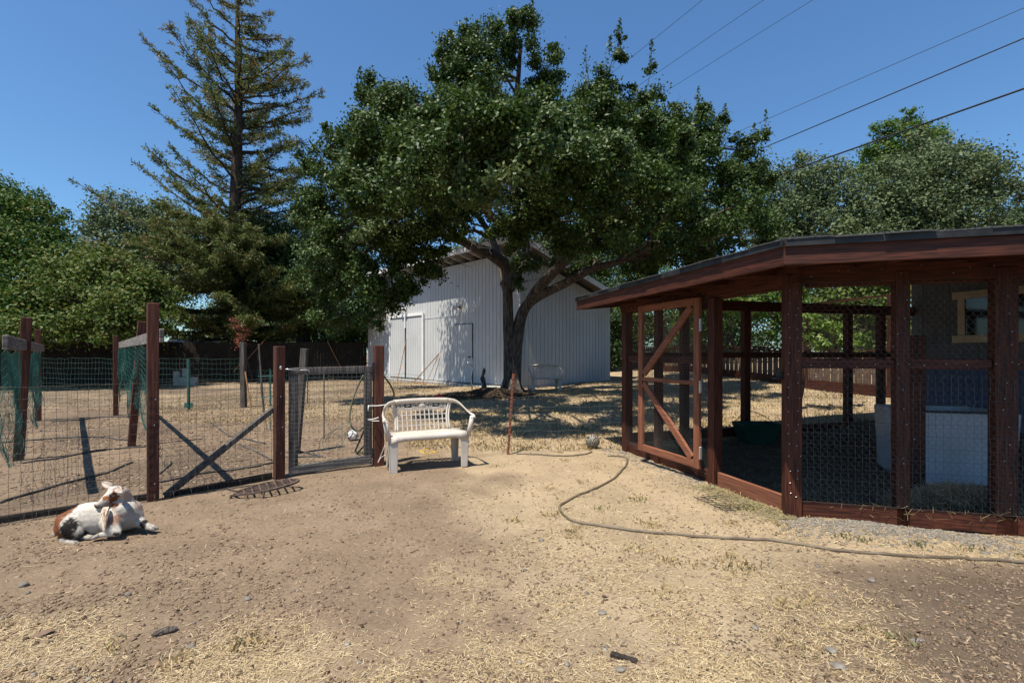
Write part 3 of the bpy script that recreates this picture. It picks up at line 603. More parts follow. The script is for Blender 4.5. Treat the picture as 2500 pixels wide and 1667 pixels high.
    for x in np.arange(.15, 4, .16):
        for z in (1.34, 2.13):
            q = P0+NF*.066+EF*(x+random.gauss(0, .03)); zz = z+random.gauss(0, .025); segs.append(((q.x, q.y, zz), (q.x+.008, q.y, zz+.004)))
    for x in np.arange(1.0, 2.95, .13):
        q = P0+NL*.062+EL*(x+random.gauss(0, .03)); zz = 2.10+random.gauss(0, .035); segs.append(((q.x, q.y, zz), (q.x, q.y+.008, zz+.004)))
    tag(wires(segs, .0045, 'staples', M['steel'], c, 4), kind='stuff')
    # open door folded back against the wall
    H = P0+EL*1.1+NL*.115; DD = Vector((-.34, .94, 0)).normalized(); Wd = 1.14; dn = Vector((-DD.y, DD.x, 0)); dv, dh = M['doorv'], M['doorh']
    z0, z1 = .165, 2.07
    d = MB().bar(up(H+DD*.045, z0), up(H+DD*.045, z1), .09, .04, DD.cross(Z)).build('door', dv, c, bevel=.004)
    d.name = 'coop_door'
    MB().bar(up(H+DD*(Wd-.045), z0), up(H+DD*(Wd-.045), z1), .09, .04, DD.cross(Z)).build('door_stile', dv, d, bevel=.004)
    for z in (z0+.045, z1-.04): MB().bar(up(H+DD*.092, z), up(H+DD*(Wd-.092), z), .04, .085).build('door_rail', dh, d, bevel=.004)
    MB().bar(up(H+DD*.092, 1.115), up(H+DD*(Wd-.092), 1.115), .035, .045).build('door_rail', dh, d, bevel=.004)
    MB().bar(up(H+DD*(Wd-.11)+dn*.002, 1.18), up(H+DD*.13+dn*.002, z1-.09), .036, .085, Z).build('door_brace', dh, d, bevel=.004)
    MB().bar(up(H+DD*(Wd-.11)+dn*.002, 1.06), up(H+DD*.13+dn*.002, z0+.1), .036, .085, Z).build('door_brace', dh, d, bevel=.004)
    hexgrid(H-dn*.022 if (dn.dot(NL) > 0) else H+dn*.022, DD, Wd, z0, z1, .05, .0012, parent=d, mat=gal)
    for z in (.35, 1.08, 1.76):
        MB().bar(up(H-DD*.02+NL*.012, z-.07), up(H-DD*.02+NL*.012, z+.07), .022, .03, NL).build('hinge', M['steel'], d, bevel=.003)
    # latch on the corner post
    lt = MB(); q = P0+EL*.07+NL*.04
    lt.box(up(q, 1.255), (.05, .07, .06)); lt.tube([up(q+NL*.03, 1.30), up(q+NL*.06, 1.33), up(q+NL*.07, 1.28)], .008, 5); lt.box(up(q+NL*.05, 1.225), (.08, .05, .02))
    lt.build('gate_latch', M['black'], c, bevel=.004)
coop()
# hen house seen through the run
def henhouse():
    K = Vector((7.26, 8.63, 0)); d = -EL; e = EB
    h = thing('hen_house', 'slate blue wooden hen house with cream window inside the run', 'shed', (K.x, K.y, .2))
    up = lambda p, z: Vector((p.x, p.y, z))
    n = 27; L = 5.4; wd = L/n
    win = (.79, 2.1, 1.68, 2.40)
    for i in range(n):
        a, b_ = K+d*(i*wd+.004), K+d*((i+1)*wd-.004)
        mid = (i+.5)*wd
        parts = [(.25, 1.3, 'houseblue'), (1.305, 3.0, 'housewall')] if not (win[0] < mid < win[1]) else [(.25, 1.3, 'houseblue'), (1.305, win[2], 'housewall'), (win[3], 3.0, 'housewall')]
        for z0, z1, mm in parts: MB().bar(up(a, (z0+z1)/2), up(b_, (z0+z1)/2), .025, z1-z0).build('siding_plank', M[mm], h)
    # back face and core
    vs = [up(K+e*.02, 0), up(K+d*L+e*.02, 0), up(K+d*L+e*3, 0), up(K+e*3, 0)]; vs += [v+Vector((0, 0, 3)) for v in vs]
    core = MB().add(vs, [(1,2,6,5),(2,3,7,6),(3,0,4,7),(4,5,6,7)]); core.build('wall', M['housewall'], h)
    MB().bar(up(K-e*.03, 2.82), up(K+d*L-e*.03, 2.82), .03, .17).build('trim_board', M['cream'], h, bevel=.004)
    wn = MB().bar(up(K+d*win[0]-e*.03, (win[2]+win[3])/2), up(K+d*win[1]-e*.03, (win[2]+win[3])/2), .012, win[3]-win[2]-.02).build('window', M['glass'], h)
    for z in (win[2], win[3]): MB().bar(up(K+d*(win[0]-.12)-e*.045, z), up(K+d*(win[1]+.12)-e*.045, z), .045, .12).build('window_frame', M['cream'], wn, bevel=.004)
    for s_ in (win[0], (win[0]+win[1])/2, win[1]): MB().bar(up(K+d*s_-e*.043, win[2]+.065), up(K+d*s_-e*.043, win[3]-.065), .04, .09 if s_ != (win[0]+win[1])/2 else .04, d).build('window_frame', M['cream'], wn, bevel=.004)
    MB().bar(up(K-e*.02, .15), up(K+d*L-e*.02, .15), .06, .2).build('sill_board', M['redh'], h)
henhouse()
def bin_():
    c = Vector((4.92, 5.45, gzf(4.9, 5.4)-.03)); mb = bmesh.new(); bmesh.ops.create_cube(mb, size=1)
    for v in mb.verts: v.co = Vector((v.co.x*1.0, v.co.y*.8, (v.co.z+.5)*.80)); v.co.xy *= (.93+.07*v.co.z/.8)
    top = [f for f in mb.faces if f.normal.z > .9][0]
    r = bmesh.ops.inset_region(mb, faces=[top], thickness=.05); ex = bmesh.ops.extrude_face_region(mb, geom=[top]); vv = [g for g in ex['geom'] if isinstance(g, bmesh.types.BMVert)]
    for v in vv: v.co.z -= .6
    bmesh.ops.delete(mb, geom=[top], context='FACES_ONLY')
    m = bpy.data.meshes.new('storage_bin'); mb.to_mesh(m); mb.free(); o = link('storage_bin', m, M['bin'])
    o.location = c; o.rotation_euler = (0, 0, math.radians(-14)); b = o.modifiers.new('b', 'BEVEL'); b.width = .055; b.segments = 4; b.limit_method = 'ANGLE'
    o.data.polygons.foreach_set('use_smooth', [True]*len(o.data.polygons)); tag(o, 'white plastic bin standing inside the chicken run', 'bin')
    ri = MB().box(c+Vector((.05, -.40, .803)), (.8, .04, .02)).build('rim_strip', M['black'], o)
bin_()
o = MB().bar((3.92, 4.62, .0), (3.92, 4.62, 1.62), .125, .11, NF).build('short_post', M['redv'], bevel=.006); tag(o, 'short red post inside the run before the white bin', 'post')
def haypile():
    n = 5200; t = RNG.random(n)*1.0; r = RNG.random(n); x0 = P0.x+EF.x*(.88+t*.9)-NF.x*(.12+.42*r); y0 = P0.y+EF.y*(.88+t*.9)-NF.y*(.12+.42*r)
    hgt = np.sin(np.clip(t, 0.02, .98)*PI)**.5*(1-.5*r)*.36; z = RNG.random(n)**.6*hgt
    strips('hay_pile', x0, y0, RNG.uniform(.05, .16, n), RNG.uniform(.002, .004, n), M['straw'], .01, .3, 'heap of hay against the front wall inside the run', zoff=z+gz(x0, y0))
    n = 70; t = RNG.random(n)**.8; x = P0.x+EF.x*(.15+t*1.5)+NF.x*.065; y = P0.y+EF.y*(.15+t*1.5)+NF.y*.065
    strips('hay_wisps', x, y, RNG.uniform(.04, .13, n), RNG.uniform(.0012, .0022, n), M['hay'], 0, .5, 'wisps of hay caught on the bottom board', zoff=.07+RNG.random(n)*.11)
haypile()
def trough():
    c = Vector((3.66, 7.15, gzf(3.66, 7.15))); t = thing('feed_trough', 'dark green plastic feed trough on the run floor', 'trough', c)
    vs = []
    for z, k in ((0, .72), (.3, 1)):
        for x, y in ((-1, -1), (1, -1), (1, 1), (-1, 1)): vs.append(c+Vector((x*.27*k+(.05*z/.3*x if x > 0 else 0), y*.2*k, z)))
    for z, k in ((.3, .9), (.03, .64)):
        for x, y in ((-1, -1), (1, -1), (1, 1), (-1, 1)): vs.append(c+Vector((x*.27*k+(.05*z/.3*x if x > 0 else 0), y*.2*k, z)))
    f = [(3,2,1,0)]
    for b in (0, 4, 8):
        for i in range(4): j = (i+1) % 4; f.append((b+i, b+j, b+4+j, b+4+i))
    f.append((12, 13, 14, 15)); MB().add(vs, f).build('tub', M['trough'], t, bevel=.012)
    MB().tube(spline([c+Vector((-.26, .1, .3)), c+Vector((-.05, .12, .46)), c+Vector((.2, .1, .38)), c+Vector((.3, .08, .29))]), .006, 6).build('handle', M['black'], t, smooth=True)
trough()
# black plastic mesh scrap outside the doorway
m_ = MB(); q = P0+EL*.42+NL*.36
for i in range(9):
    a = q+EL*(.05*i-.2)+NL*-.16; b = q+EL*(.05*i-.2)+NL*.16; m_.bar(Vector((a.x, a.y, .02+.01*math.sin(i))), Vector((b.x, b.y, .025)), .006, .004)
for i in range(5):
    a = q+EL*-.24+NL*(.08*i-.16); b = q+EL*.24+NL*(.08*i-.16); m_.bar(Vector((a.x, a.y, .026)), Vector((b.x, b.y, .022)), .006, .004)
tag(m_.build('plastic_mesh', M['black']), 'scrap of black plastic mesh on hay by the doorway', 'mesh scrap')

# ------------------------------------------------------------------ garden fence, gate, trellises
FA = Vector((-3.53, 4.67, 0)); FB = Vector((-2.70, 5.51, 0)); FC = Vector((-1.72, 6.12, 0)); FD = (FA-Vector((.77, .64, 0))*3.2)
def up(p, z): return Vector((p.x, p.y, z))
def garden_fence():
    t = thing('garden_fence', 'low wire garden fence on tall old red posts behind the goat', 'wire fence', (FA.x, FA.y, 0))
    d1 = (FA-FD).normalized(); d2 = (FB-FA).normalized()
    MB().bar(up(FA, -.1), up(FA, 1.94), .115, .095, d1).build('post', M['postred'], t, bevel=.006)
    MB().bar(up(FB, -.1), up(FB, 1.53), .105, .10, d2).build('post', M['postred'], t, bevel=.006)
    MB().bar(up(FD, -.1), up(FD, 1.9), .11, .10, d1).build('post', M['postred'], t, bevel=.006)
    n1 = Vector((d1.y, -d1.x, 0)); n2 = Vector((d2.y, -d2.x, 0))
    zl = [.01, .07, .14, .21, .28, .35, .43, .51, .59, .68, .77, .86, .96, 1.06, 1.16]
    weld(FD+n1*.062, FA+n1*.066, 0, 0, .072, 0, .0017, 'wire_mesh', M['darkwire'], t, .0025, True, .004, zlist=zl)
    weld(FA+n1*.066, FB+n2*.062, 0, 0, .072, 0, .0017, 'wire_mesh', M['darkwire'], t, .0025, True, .006, zlist=zl)
    # brace pole and ground timber
    a = FA+d2*.1-n2*.02; b_ = FB-d2*.045-n2*.07
    MB().bar(up(a, .02), up(b_, .80), .055, .075, n2).build('brace', M['greyv'], t, bevel=.005)
    MB().bar(up(FD-n1*.05, .0), up(FA-n1*.05, .02), .03, .10).build('ground_board', M['darkboard'], t, bevel=.005)
    MB().bar(up(FA-n2*.05+d2*.1, .0), up(FB-n2*.05-d2*.06, .02), .03, .10).build('ground_board', M['darkboard'], t, bevel=.005)
    # curled loose wire ends along the bottom
    mb = MB()
    for p, q, n in ((FD, FA, n1), (FA, FB, n2)):
        L = (q-p).length
        for i in range(int(L/.075)):
            o = p+(q-p)*(i*.075/L)+n*.065; s_ = random.uniform(.02, .06)
            if random.random() < .45: continue
            mb.tube([up(o, .08), up(o+n*s_*.8, .05), up(o+n*s_, .015), up(o+n*s_*.6, 0)], .0013, 3, False)
    tag(mb.build('wire_ends', M['darkwire'], t), kind='stuff')
    for p, zs, n in ((FA, (1.0, .5, .75, .18), n1), (FB, (.95, .6, .3), n2)):
        for z in zs: MB().ell(up(p+n*.062+Vector((random.uniform(-.03, .03), 0, 0)), z), (.006, .006, .006), None, 6, 4).build('nail', M['steel'], t)
garden_fence()
def gate():
    A = FB+(FC-FB).normalized()*.10; B = FC-(FC-FB).normalized()*.085; d = (B-A).normalized(); L = (B-A).length; n = Vector((d.y, -d.x, 0))
    t = thing('garden_gate', 'weathered grey wooden garden gate with wire mesh beside the bench', 'gate', (A.x, A.y, 0)); g0, g1 = .04, .06
    pt = lambda s, z, o=0: up(A+d*s+n*o, z)
    MB().bar(pt(.05, .13), pt(.05, 1.19), .10, .045, n).build('stile', M['greyv'], t, bevel=.006)
    MB().bar(pt(L-.05, .16), pt(L-.05, 1.20), .10, .045, n).build('stile', M['greyv'], t, bevel=.006)
    MB().bar(pt(.0, 1.235), pt(L, 1.245), .045, .085).build('rail', M['greyv'], t, bevel=.006)
    MB().bar(pt(.0, .075), pt(L, .105), .05, .10).build('rail', M['greyh'], t, bevel=.006)
    weld(A+n*.028, B+n*.028, .06, 1.26, .055, .052, .0014, 'wire_mesh', M['galv'], t, .002)
    h = MB(); h.tube([pt(-.09, 1.27, .03), pt(.12, 1.25, .035)], .007, 6); h.tube(spline([pt(.12, 1.25, .04), pt(.2, 1.25, .05), pt(.22, 1.22, .05)]), .006, 6); h.ell(pt(-.09, 1.28, .04), (.02, .02, .03), None, 8, 6)
    h.build('hook', M['steel'], t, smooth=True)
    MB().bar(pt(L-.0, 1.17, .03), pt(L+.015, 1.33, .03), .03, .02, n).build('hinge', M['black'], t); MB().bar(pt(L, .12, .03), pt(L+.015, .24, .03), .03, .02, n).build('hinge', M['black'], t)
    # hinge post
    p = MB().bar(up(FC, -.1), up(FC, 1.55), .12, .105, n).build('gate_post', M['postred'], bevel=.006); tag(p, 'dark red post right of the gate behind the white bench', 'post')
    # hanging hose loop on the gate and another behind the post
    def on(u, v, Y): return P(500+u*.3189, 780+v*.3189, Y)
    o = MB().tube(spline([on(1215, 425, 6.12), on(1150, 560, 6.1), on(1110, 720, 6.08), on(1122, 815, 6.06), on(1170, 852, 6.05), on(1225, 815, 6.05), on(1248, 760, 6.06), on(1252, 650, 6.08)]), .012, 8)
    tag(o.build('hose_loop', M['hosegreen'], smooth=True), 'olive hose loop hanging on the garden gate', 'hose')
    o = MB().tube(spline([on(1368, 430, 6.25), on(1420, 500, 6.28), on(1448, 570, 6.3), on(1430, 630, 6.32), on(1385, 660, 6.3)]), .012, 8)
    tag(o.build('hose_loop', M['hosegreen'], smooth=True), 'pale green hose looped on the post right of the gate', 'hose')
    o = MB()
    for a, b, r in (((1255, 660), (1385, 652), .006), ((1250, 765), (1330, 750), .006), ((1250, 768), (1335, 775), .005)): o.tube([on(*a, 5.98), on((a[0]+b[0])/2, (a[1]+b[1])/2+4, 5.9), on(*b, 5.82)], r, 5)
    o.tube([on(1255, 655, 5.98), on(1250, 700, 5.98)], .008, 5); tag(o.build('tie_rope', M['rope'], smooth=True), 'white cord tying the bench arm to the gate', 'rope'); o = MB(); o.tube(spline([on(1378, 965, 5.85), on(1340, 1060, 5.95), on(1325, 1095, 5.97)]), .005, 5); o.tube(spline([on(1385, 1035, 5.85), on(1350, 1055, 5.93), on(1325, 1095, 5.96)]), .005, 5)
    tag(o.build('tie_rope', M['rope'], smooth=True), 'white cord hanging low from gate hinge to bench leg', 'rope')
    o = MB().tube(spline([gp(-1.2, 6.75, .03), gp(-1.3, 6.7, .08), gp(-1.2, 6.6, .05), gp(-1.05, 6.7, .06), gp(-1.1, 6.8, .03), gp(-1.25, 6.72, .1)]), .006, 5)
    tag(o.build('yellow_cord', M['yellow'], smooth=True), 'tangled yellow cord behind the left bench leg', 'cord')
    for u0, v0, u1, v1, lab in ((1245, 790, 1150, 1010, 'thin dark stick leaning behind the gate, left one'), (1252, 930, 1160, 1030, 'short dark stick leaning at the gate foot')):
        tag(MB().tube([on(u0, v0, 6.2), G(500+u1*.3189, 780+v1*.3189)], .014, 6).build('leaning_stick', M['greyv']), lab, 'stick')
gate()
def trellis(posts, zrail, label, ext, netlo, seed):
    (a, za, wa, lean), (b, zb_, wb, lean2) = posts
    t = thing('trellis', label, 'trellis', (a.x, a.y, 0)); d = (b-a).normalized(); n = Vector((-d.y, d.x, 0))
    for p, z, w_, ln in posts: MB().bar(up(p, -.1), up(p+Vector((ln, 0, 0)), z), w_, w_*.9, d).build('post', M['postred'], t, bevel=.006)
    e = b+d*ext; n_s = -n if n.x > 0 else n
    MB().bar(up(a-d*.1-n_s*.07, zrail), up(e-n_s*.07, zrail), .04, .135).build('rail', M['greyh'], t, bevel=.005)
    # netting: sagging grid, ragged bottom
    L = (e-a).length; nx_ = int(L/.075); nz_ = 13; segs = []; r_ = random.Random(seed)
    grid = [[None]*(nz_+1) for _ in range(nx_+1)]
    for i in range(nx_+1):
        s_ = i*.075; lo = netlo+.16*math.sin(s_*1.7+seed)+.05*r_.random()
        for j in range(nz_+1):
            z = zrail-.06-(zrail-lo)*j/nz_; sag = .03*math.sin(s_*2.3+j*.4)*(j/nz_)+.02*math.sin(j*1.3)*(j/nz_); q = a+d*(s_+.04*math.sin(j*.9+s_*3)*(j/nz_))-n_s*(.04-sag)
            grid[i][j] = (q.x, q.y, z-.05*abs(math.sin(s_*PI/1.2)))
    for i in range(nx_+1):
        for j in range(nz_+1):
            if j < nz_: segs.append((grid[i][j], grid[i][j+1]))
            if i < nx_: segs.append((grid[i][j], grid[i+1][j]))
    tag(wires(segs, .0021, 'netting', M['netting'], t), kind='stuff')
trellis(((Vector((-9.97, 10.0, 0)), 1.95, .10, 0), (Vector((-6.5, 6.25, 0)), 1.92, .105, .12)), 1.55, 'red post trellis with green netting at the left picture edge', 2.6, .35, 1)
trellis(((Vector((-9.05, 10.85, 0)), 1.85, .095, 0), (Vector((-5.77, 7.19, 0)), 1.93, .10, .17)), 1.63, 'leaning red post trellis with grey rail and torn green netting', 3.25, .6, 4)
def back_fence():
    t = thing('back_wire_fence', 'low green wire fence across the back of the garden', 'wire fence', (-8.1, 11.9, 0))
    zl = [.0, .1, .2, .3, .4, .5, .62, .75, .88, 1.02, 1.16, 1.28]
    pts = [Vector((-12.6, 12.6, 0)), Vector((-8.1, 11.9, 0)), Vector((-7.0, 12.4, 0)), Vector((-5.3, 13.6, 0)), Vector((-2.4, 13.2, 0))]
    for i in range(4):
        zz = zl if i < 2 else [0, .12, .24, .36, .48, .6, .72, .84, .95] if i == 2 else [0, .12, .24, .36, .48, .6, .72]
        weld(pts[i], pts[i+1], 0, 0, .1, 0, .0024, 'wire_mesh', M['greenwire'], t, .006, True, .02 if i < 2 else .05, zlist=zz)
    p = pts[1]; MB().bar(gp(p.x, p.y, -.05), gp(p.x, p.y, 1.28), .06, .045, (1, 0, 0)).build('metal_post', M['greenpost'], t); MB().box(gp(p.x, p.y, .12), (.2, .02, .12)).build('post_blade', M['greenpost'], t)
    p = pts[2]; MB().bar(gp(p.x, p.y, -.05), gp(p.x-.02, p.y, 1.70), .12, .12, (1, 0, 0)).build('wooden_post', M['greyv'], t, bevel=.006)
    for s_ in (.3, .75): q = pts[2].lerp(pts[3], s_); MB().bar(gp(q.x, q.y), gp(q.x, q.y, 1.0), .03, .02, (1, 0, 0)).build('metal_post', M['greenpost'], t)
back_fence()
def post_(name, u, v, top_v, w_, mat, label, cat='post', lean=0, Y=None):
    g = G(u, v) if Y is None else P(u, v, Y); z = CAM_H-(top_v-CY)/F*g.y
    tag(MB().bar(g-Vector((0, 0, .05)), Vector((g.x+lean, g.y, z)), w_, w_*.9, (0, 1, 0)).build(name, M[mat], bevel=.004), label, cat)
post_('garden_stake', 645, 1016, 840, .035, 'greyv', 'thin grey garden stake left of the gate', 'stake', -.12)
post_('leaning_post', 722, 1108, 851, .09, 'greyv', 'weathered grey post leaning behind the gate', 'post', .13)
post_('garden_stake', 791, 1073, 900, .02, 'greyv', 'slim dark stake standing inside the open gate frame', 'stake', 0)
tag(MB().bar(gp(-6.7, 12.2, .0), gp(-6.85, 12.2, .95), .03, .02).build('broken_lath', M['tanwood']), 'short pale lath leaning on the grey wooden garden post', 'lath')
def cage():
    g = G(660, 1052); t = MB()
    for z, r in ((.3, .12), (.62, .16), (1.0, .2)):
        t.tube([g+Vector((r*math.cos(a), r*math.sin(a), z)) for a in np.linspace(0, 2*PI, 15)], .004, 4, False)
    for k in range(4):
        a = k*PI/2+.4; t.tube([g+Vector((.05*math.cos(a), .05*math.sin(a), 0)), g+Vector((.2*math.cos(a), .2*math.sin(a), 1.08))], .004, 4)
    tag(t.build('tomato_cage', M['netting']), 'green wire tomato cage behind the gate post', 'plant cage')
cage()
mb = MB()
for k in range(4):
    c = gp(-2.65+.03*k, 6.95+.04*k, .12+.05*k); mb.tube([c+Vector((.17*math.cos(a), .05*math.sin(a), .14*math.sin(a+.3*k))) for a in np.linspace(0, 2*PI, 17)], .003, 4, False)
tag(mb.build('wire_coil', M['greenwire']), 'coil of loose green wire behind the gate', 'wire coil')
# drip hoses on the garden soil
def ghose(uvs, r, mat, label, lift=.012):
    pts = []
    for u, v in uvs: g = G(u, v); pts.append(g+Vector((0, 0, lift)))
    pts = [Vector((p.x, p.y, float(gtop(p.x, p.y))+lift)) for p in spline(pts, 8)]
    tag(MB().tube(pts, r, 8).build('irrigation_hose', M[mat], smooth=True), label, 'hose', 'drip hoses on the garden soil')
c1 = lambda pts: [(x*.4144, 700+y*.4144) for x, y in pts]
ghose(c1([(0, 920), (200, 903), (380, 890), (600, 885), (750, 905)]), .013, 'hoseblack', 'black drip hose crossing the garden beneath the left trellis')
ghose(c1([(130, 1042), (300, 1018), (480, 985), (640, 962), (860, 945)]), .012, 'hoseblack', 'black drip hose just behind the leaning trellis post')
ghose(c1([(0, 1285), (150, 1240), (330, 1190), (600, 1110), (780, 1045)]), .014, 'hoseblack', 'black drip hose behind the goat, reaching the tall post')
ghose(c1([(300, 797), (450, 788), (600, 770), (760, 768)]), .02, 'hoseblack', 'dark drip hose farthest back, by the far trellis post')
ghose(c1([(940, 1162), (1200, 1112), (1450, 1075), (1640, 1040)]), .012, 'hoseblack', 'black drip hose running to the gate post below the brace')
ghose(c1([(1240, 800), (1330, 870), (1400, 890), (1560, 925)]), .012, 'hoseblack', 'short crooked black hose above the brace')
ghose(c1([(1410, 930), (1500, 980), (1600, 1032)]), .012, 'hoseblack', 'short grey hose slanting down to the gate post')
ghose(c1([(940, 1110), (990, 1070), (1010, 1050)]), .012, 'hoseblack', 'stub of black hose beside the tall post')
ghose([(725, 1121), (760, 1118), (785, 1118), (730, 1104)], .011, 'hoseblack', 'black hose bent on the soil inside the gate')

# yard fence with T post
def yard_fence():
    T = Vector((-.06, 6.84, gzf(-.06, 6.84))); t = thing('yard_fence', 'thin sagging wire fence with rusty steel post behind the bench', 'wire fence', T)
    MB().bar(T-Vector((0, 0, .05)), T+Vector((.08, 0, 1.15)), .035, .008, (0, 1, 0)).build('steel_post', M['rust'], t); MB().bar(T+Vector((0, .018, -.05)), T+Vector((.08, .018, 1.15)), .008, .03, (0, 1, 0)).build('post_web', M['rust'], t)
    mb = MB()
    for k in range(18): z = .1+k*.058; mb.box(T+Vector((.08*z/1.15, -.008, z)), (.014, .008, .012))
    tag(mb.build('studs', M['galv'], t), kind='stuff')
    zl = [0, .1, .2, .3, .42, .54, .66, .8]
    weld(FC+Vector((.07, 0, 0)), T, 0, 0, .15, 0, .0012, 'wire_mesh', M['galv'], t, .008, True, .02, zlist=zl); weld(T, P1+NL*.06, 0, 0, .15, 0, .0012, 'wire_mesh', M['galv'], t, .008, True, .025, zlist=zl)
yard_fence()

# ------------------------------------------------------------------ plank fence at the back left
def board_fence():
    a, b = Vector((-29.0, 17.5, 0)), Vector((-7.75, 25.35, 0)); d = (b-a).normalized(); L = (b-a).length; n = Vector((d.y, -d.x, 0))
    t = thing('board_fence', 'dark weathered plank fence behind the garden and conifer', 'fence', (a.x, a.y, 0)); wd = .152; k = int(L/wd)
    for i in range(k):
        p = a+d*(i*wd+.0012); q = a+d*((i+1)*wd-.0012); g = gzf(p.x, p.y); top = 1.92+random.gauss(0, .008)+.015*math.sin(i*.3); o = n*random.uniform(0, .012)
        MB().bar(up(p+o, g+top/2), up(q+o, g+top/2), .02, top).build('board', M['darkboard'], t)
    for z in (.35, 1.0, 1.7): MB().bar(gp(a.x, a.y, z)-n*.05, gp(b.x, b.y, z)-n*.05, .04, .09).build('rail', M['darkboard'], t)
    for i in range(int(L/2.4)+1):
        p = a+d*(i*2.4)-n*.11; MB().bar(gp(p.x, p.y, -.1), gp(p.x, p.y, 1.85), .09, .09, d).build('post', M['darkboard'], t)
    for (u0, v0, u1, v1) in ((647, 829, 603, 878), (799, 833, 834, 900), (588, 886, 570, 908)):
        pts = []
        for u, v in ((u0, v0), (u1, v1)):
            k_ = (u-CX)/F; s_ = (a.x-k_*a.y)/(k_*d.y-d.x); p = a+d*s_; Y = p.y-.15; pts.append(P(u, v, Y))
        MB().bar(pts[0], pts[1], .03, .1, n).build('brace', M['tanwood'], t)
board_fence()
def blocks():
    for (u, v, w_, h_, lab) in ((433, 932, .26, .62, 'upright grey concrete block at the dark plank fence'), (460, 932, .72, .36, 'wide concrete block lying by the dark plank fence'), (455, 913.8, .24, .38, 'small pale concrete block on the wide block')):
        Y = 20.6; p = P(u, v, Y); g = gzf(p.x, Y); z0 = g if v > 920 else g+.36
        mb = MB(); mb.box((p.x, Y, z0+h_/2), (w_, .2, h_)); tag(mb.build('concrete_block', M['concrete'], bevel=.015), lab, 'block')
blocks()
# picket fence with wire above on the right
def picket_fence():
    pts = [Vector((6.5, 28.5, 0)), Vector((6.9, 25.5, 0)), Vector((7.7, 20.1, 0)), Vector((8.3, 16.6, 0)), Vector((9.15, 11.5, 0)), Vector((9.75, 8.4, 0))]
    t = thing('picket_fence', 'red railed picket fence topped with wire mesh on the right', 'fence', (pts[0].x, pts[0].y, 0))
    s_tot = 0
    for a, b in zip(pts[:-1], pts[1:]):
        d = (b-a).normalized(); L = (b-a).length; n = Vector((d.y, -d.x, 0)); n = n if n.x < 0 else -n
        k = int(L/.125)
        for i in range(k):
            p = a+d*(i*L/k+.003); q = a+d*((i+1)*L/k-.003); g = gzf(p.x, p.y); alt = i % 2; top = 1.10 if alt else .99
            MB().bar(up(p-n*(.03*alt), g+(.2+top)/2), up(q-n*(.03*alt), g+(.2+top)/2), .018, top-.2).build('picket', M['picket'], t)
        m = max(1, round(L/2.5))
        for i in range(m):
            p = a+d*(i*L/m); q = a+d*((i+1)*L/m); ga, gb = gzf(p.x, p.y), gzf(q.x, q.y)
            MB().bar(up(p, ga-.1), up(p, ga+2.5), .09, .09, d).build('post', M['redv'], t, bevel=.004)
            MB().bar(up(p+n*.05, ga+.14), up(q+n*.05, gb+.14), .04, .27).build('kick_board', M['redh'], t)
            MB().bar(up(p, ga+1.14), up(q, gb+1.14), .12, .04).build('cap_rail', M['redh'], t)
            MB().bar(up(p+n*.03, ga+1.06), up(q+n*.03, gb+1.06), .03, .06).build('upper_rail', M['redh'], t)
            MB().bar(up(p, ga+2.48), up(q, gb+2.48), .045, .045).build('top_rail', M['redh'], t)
        weld(a+n*.05, b+n*.05, 0, 0, .14, 0, .0022, 'wire_mesh', M['darkwire'], t, .004, True, .01, zlist=list(np.arange(1.15, 2.5, .13)))
picket_fence()

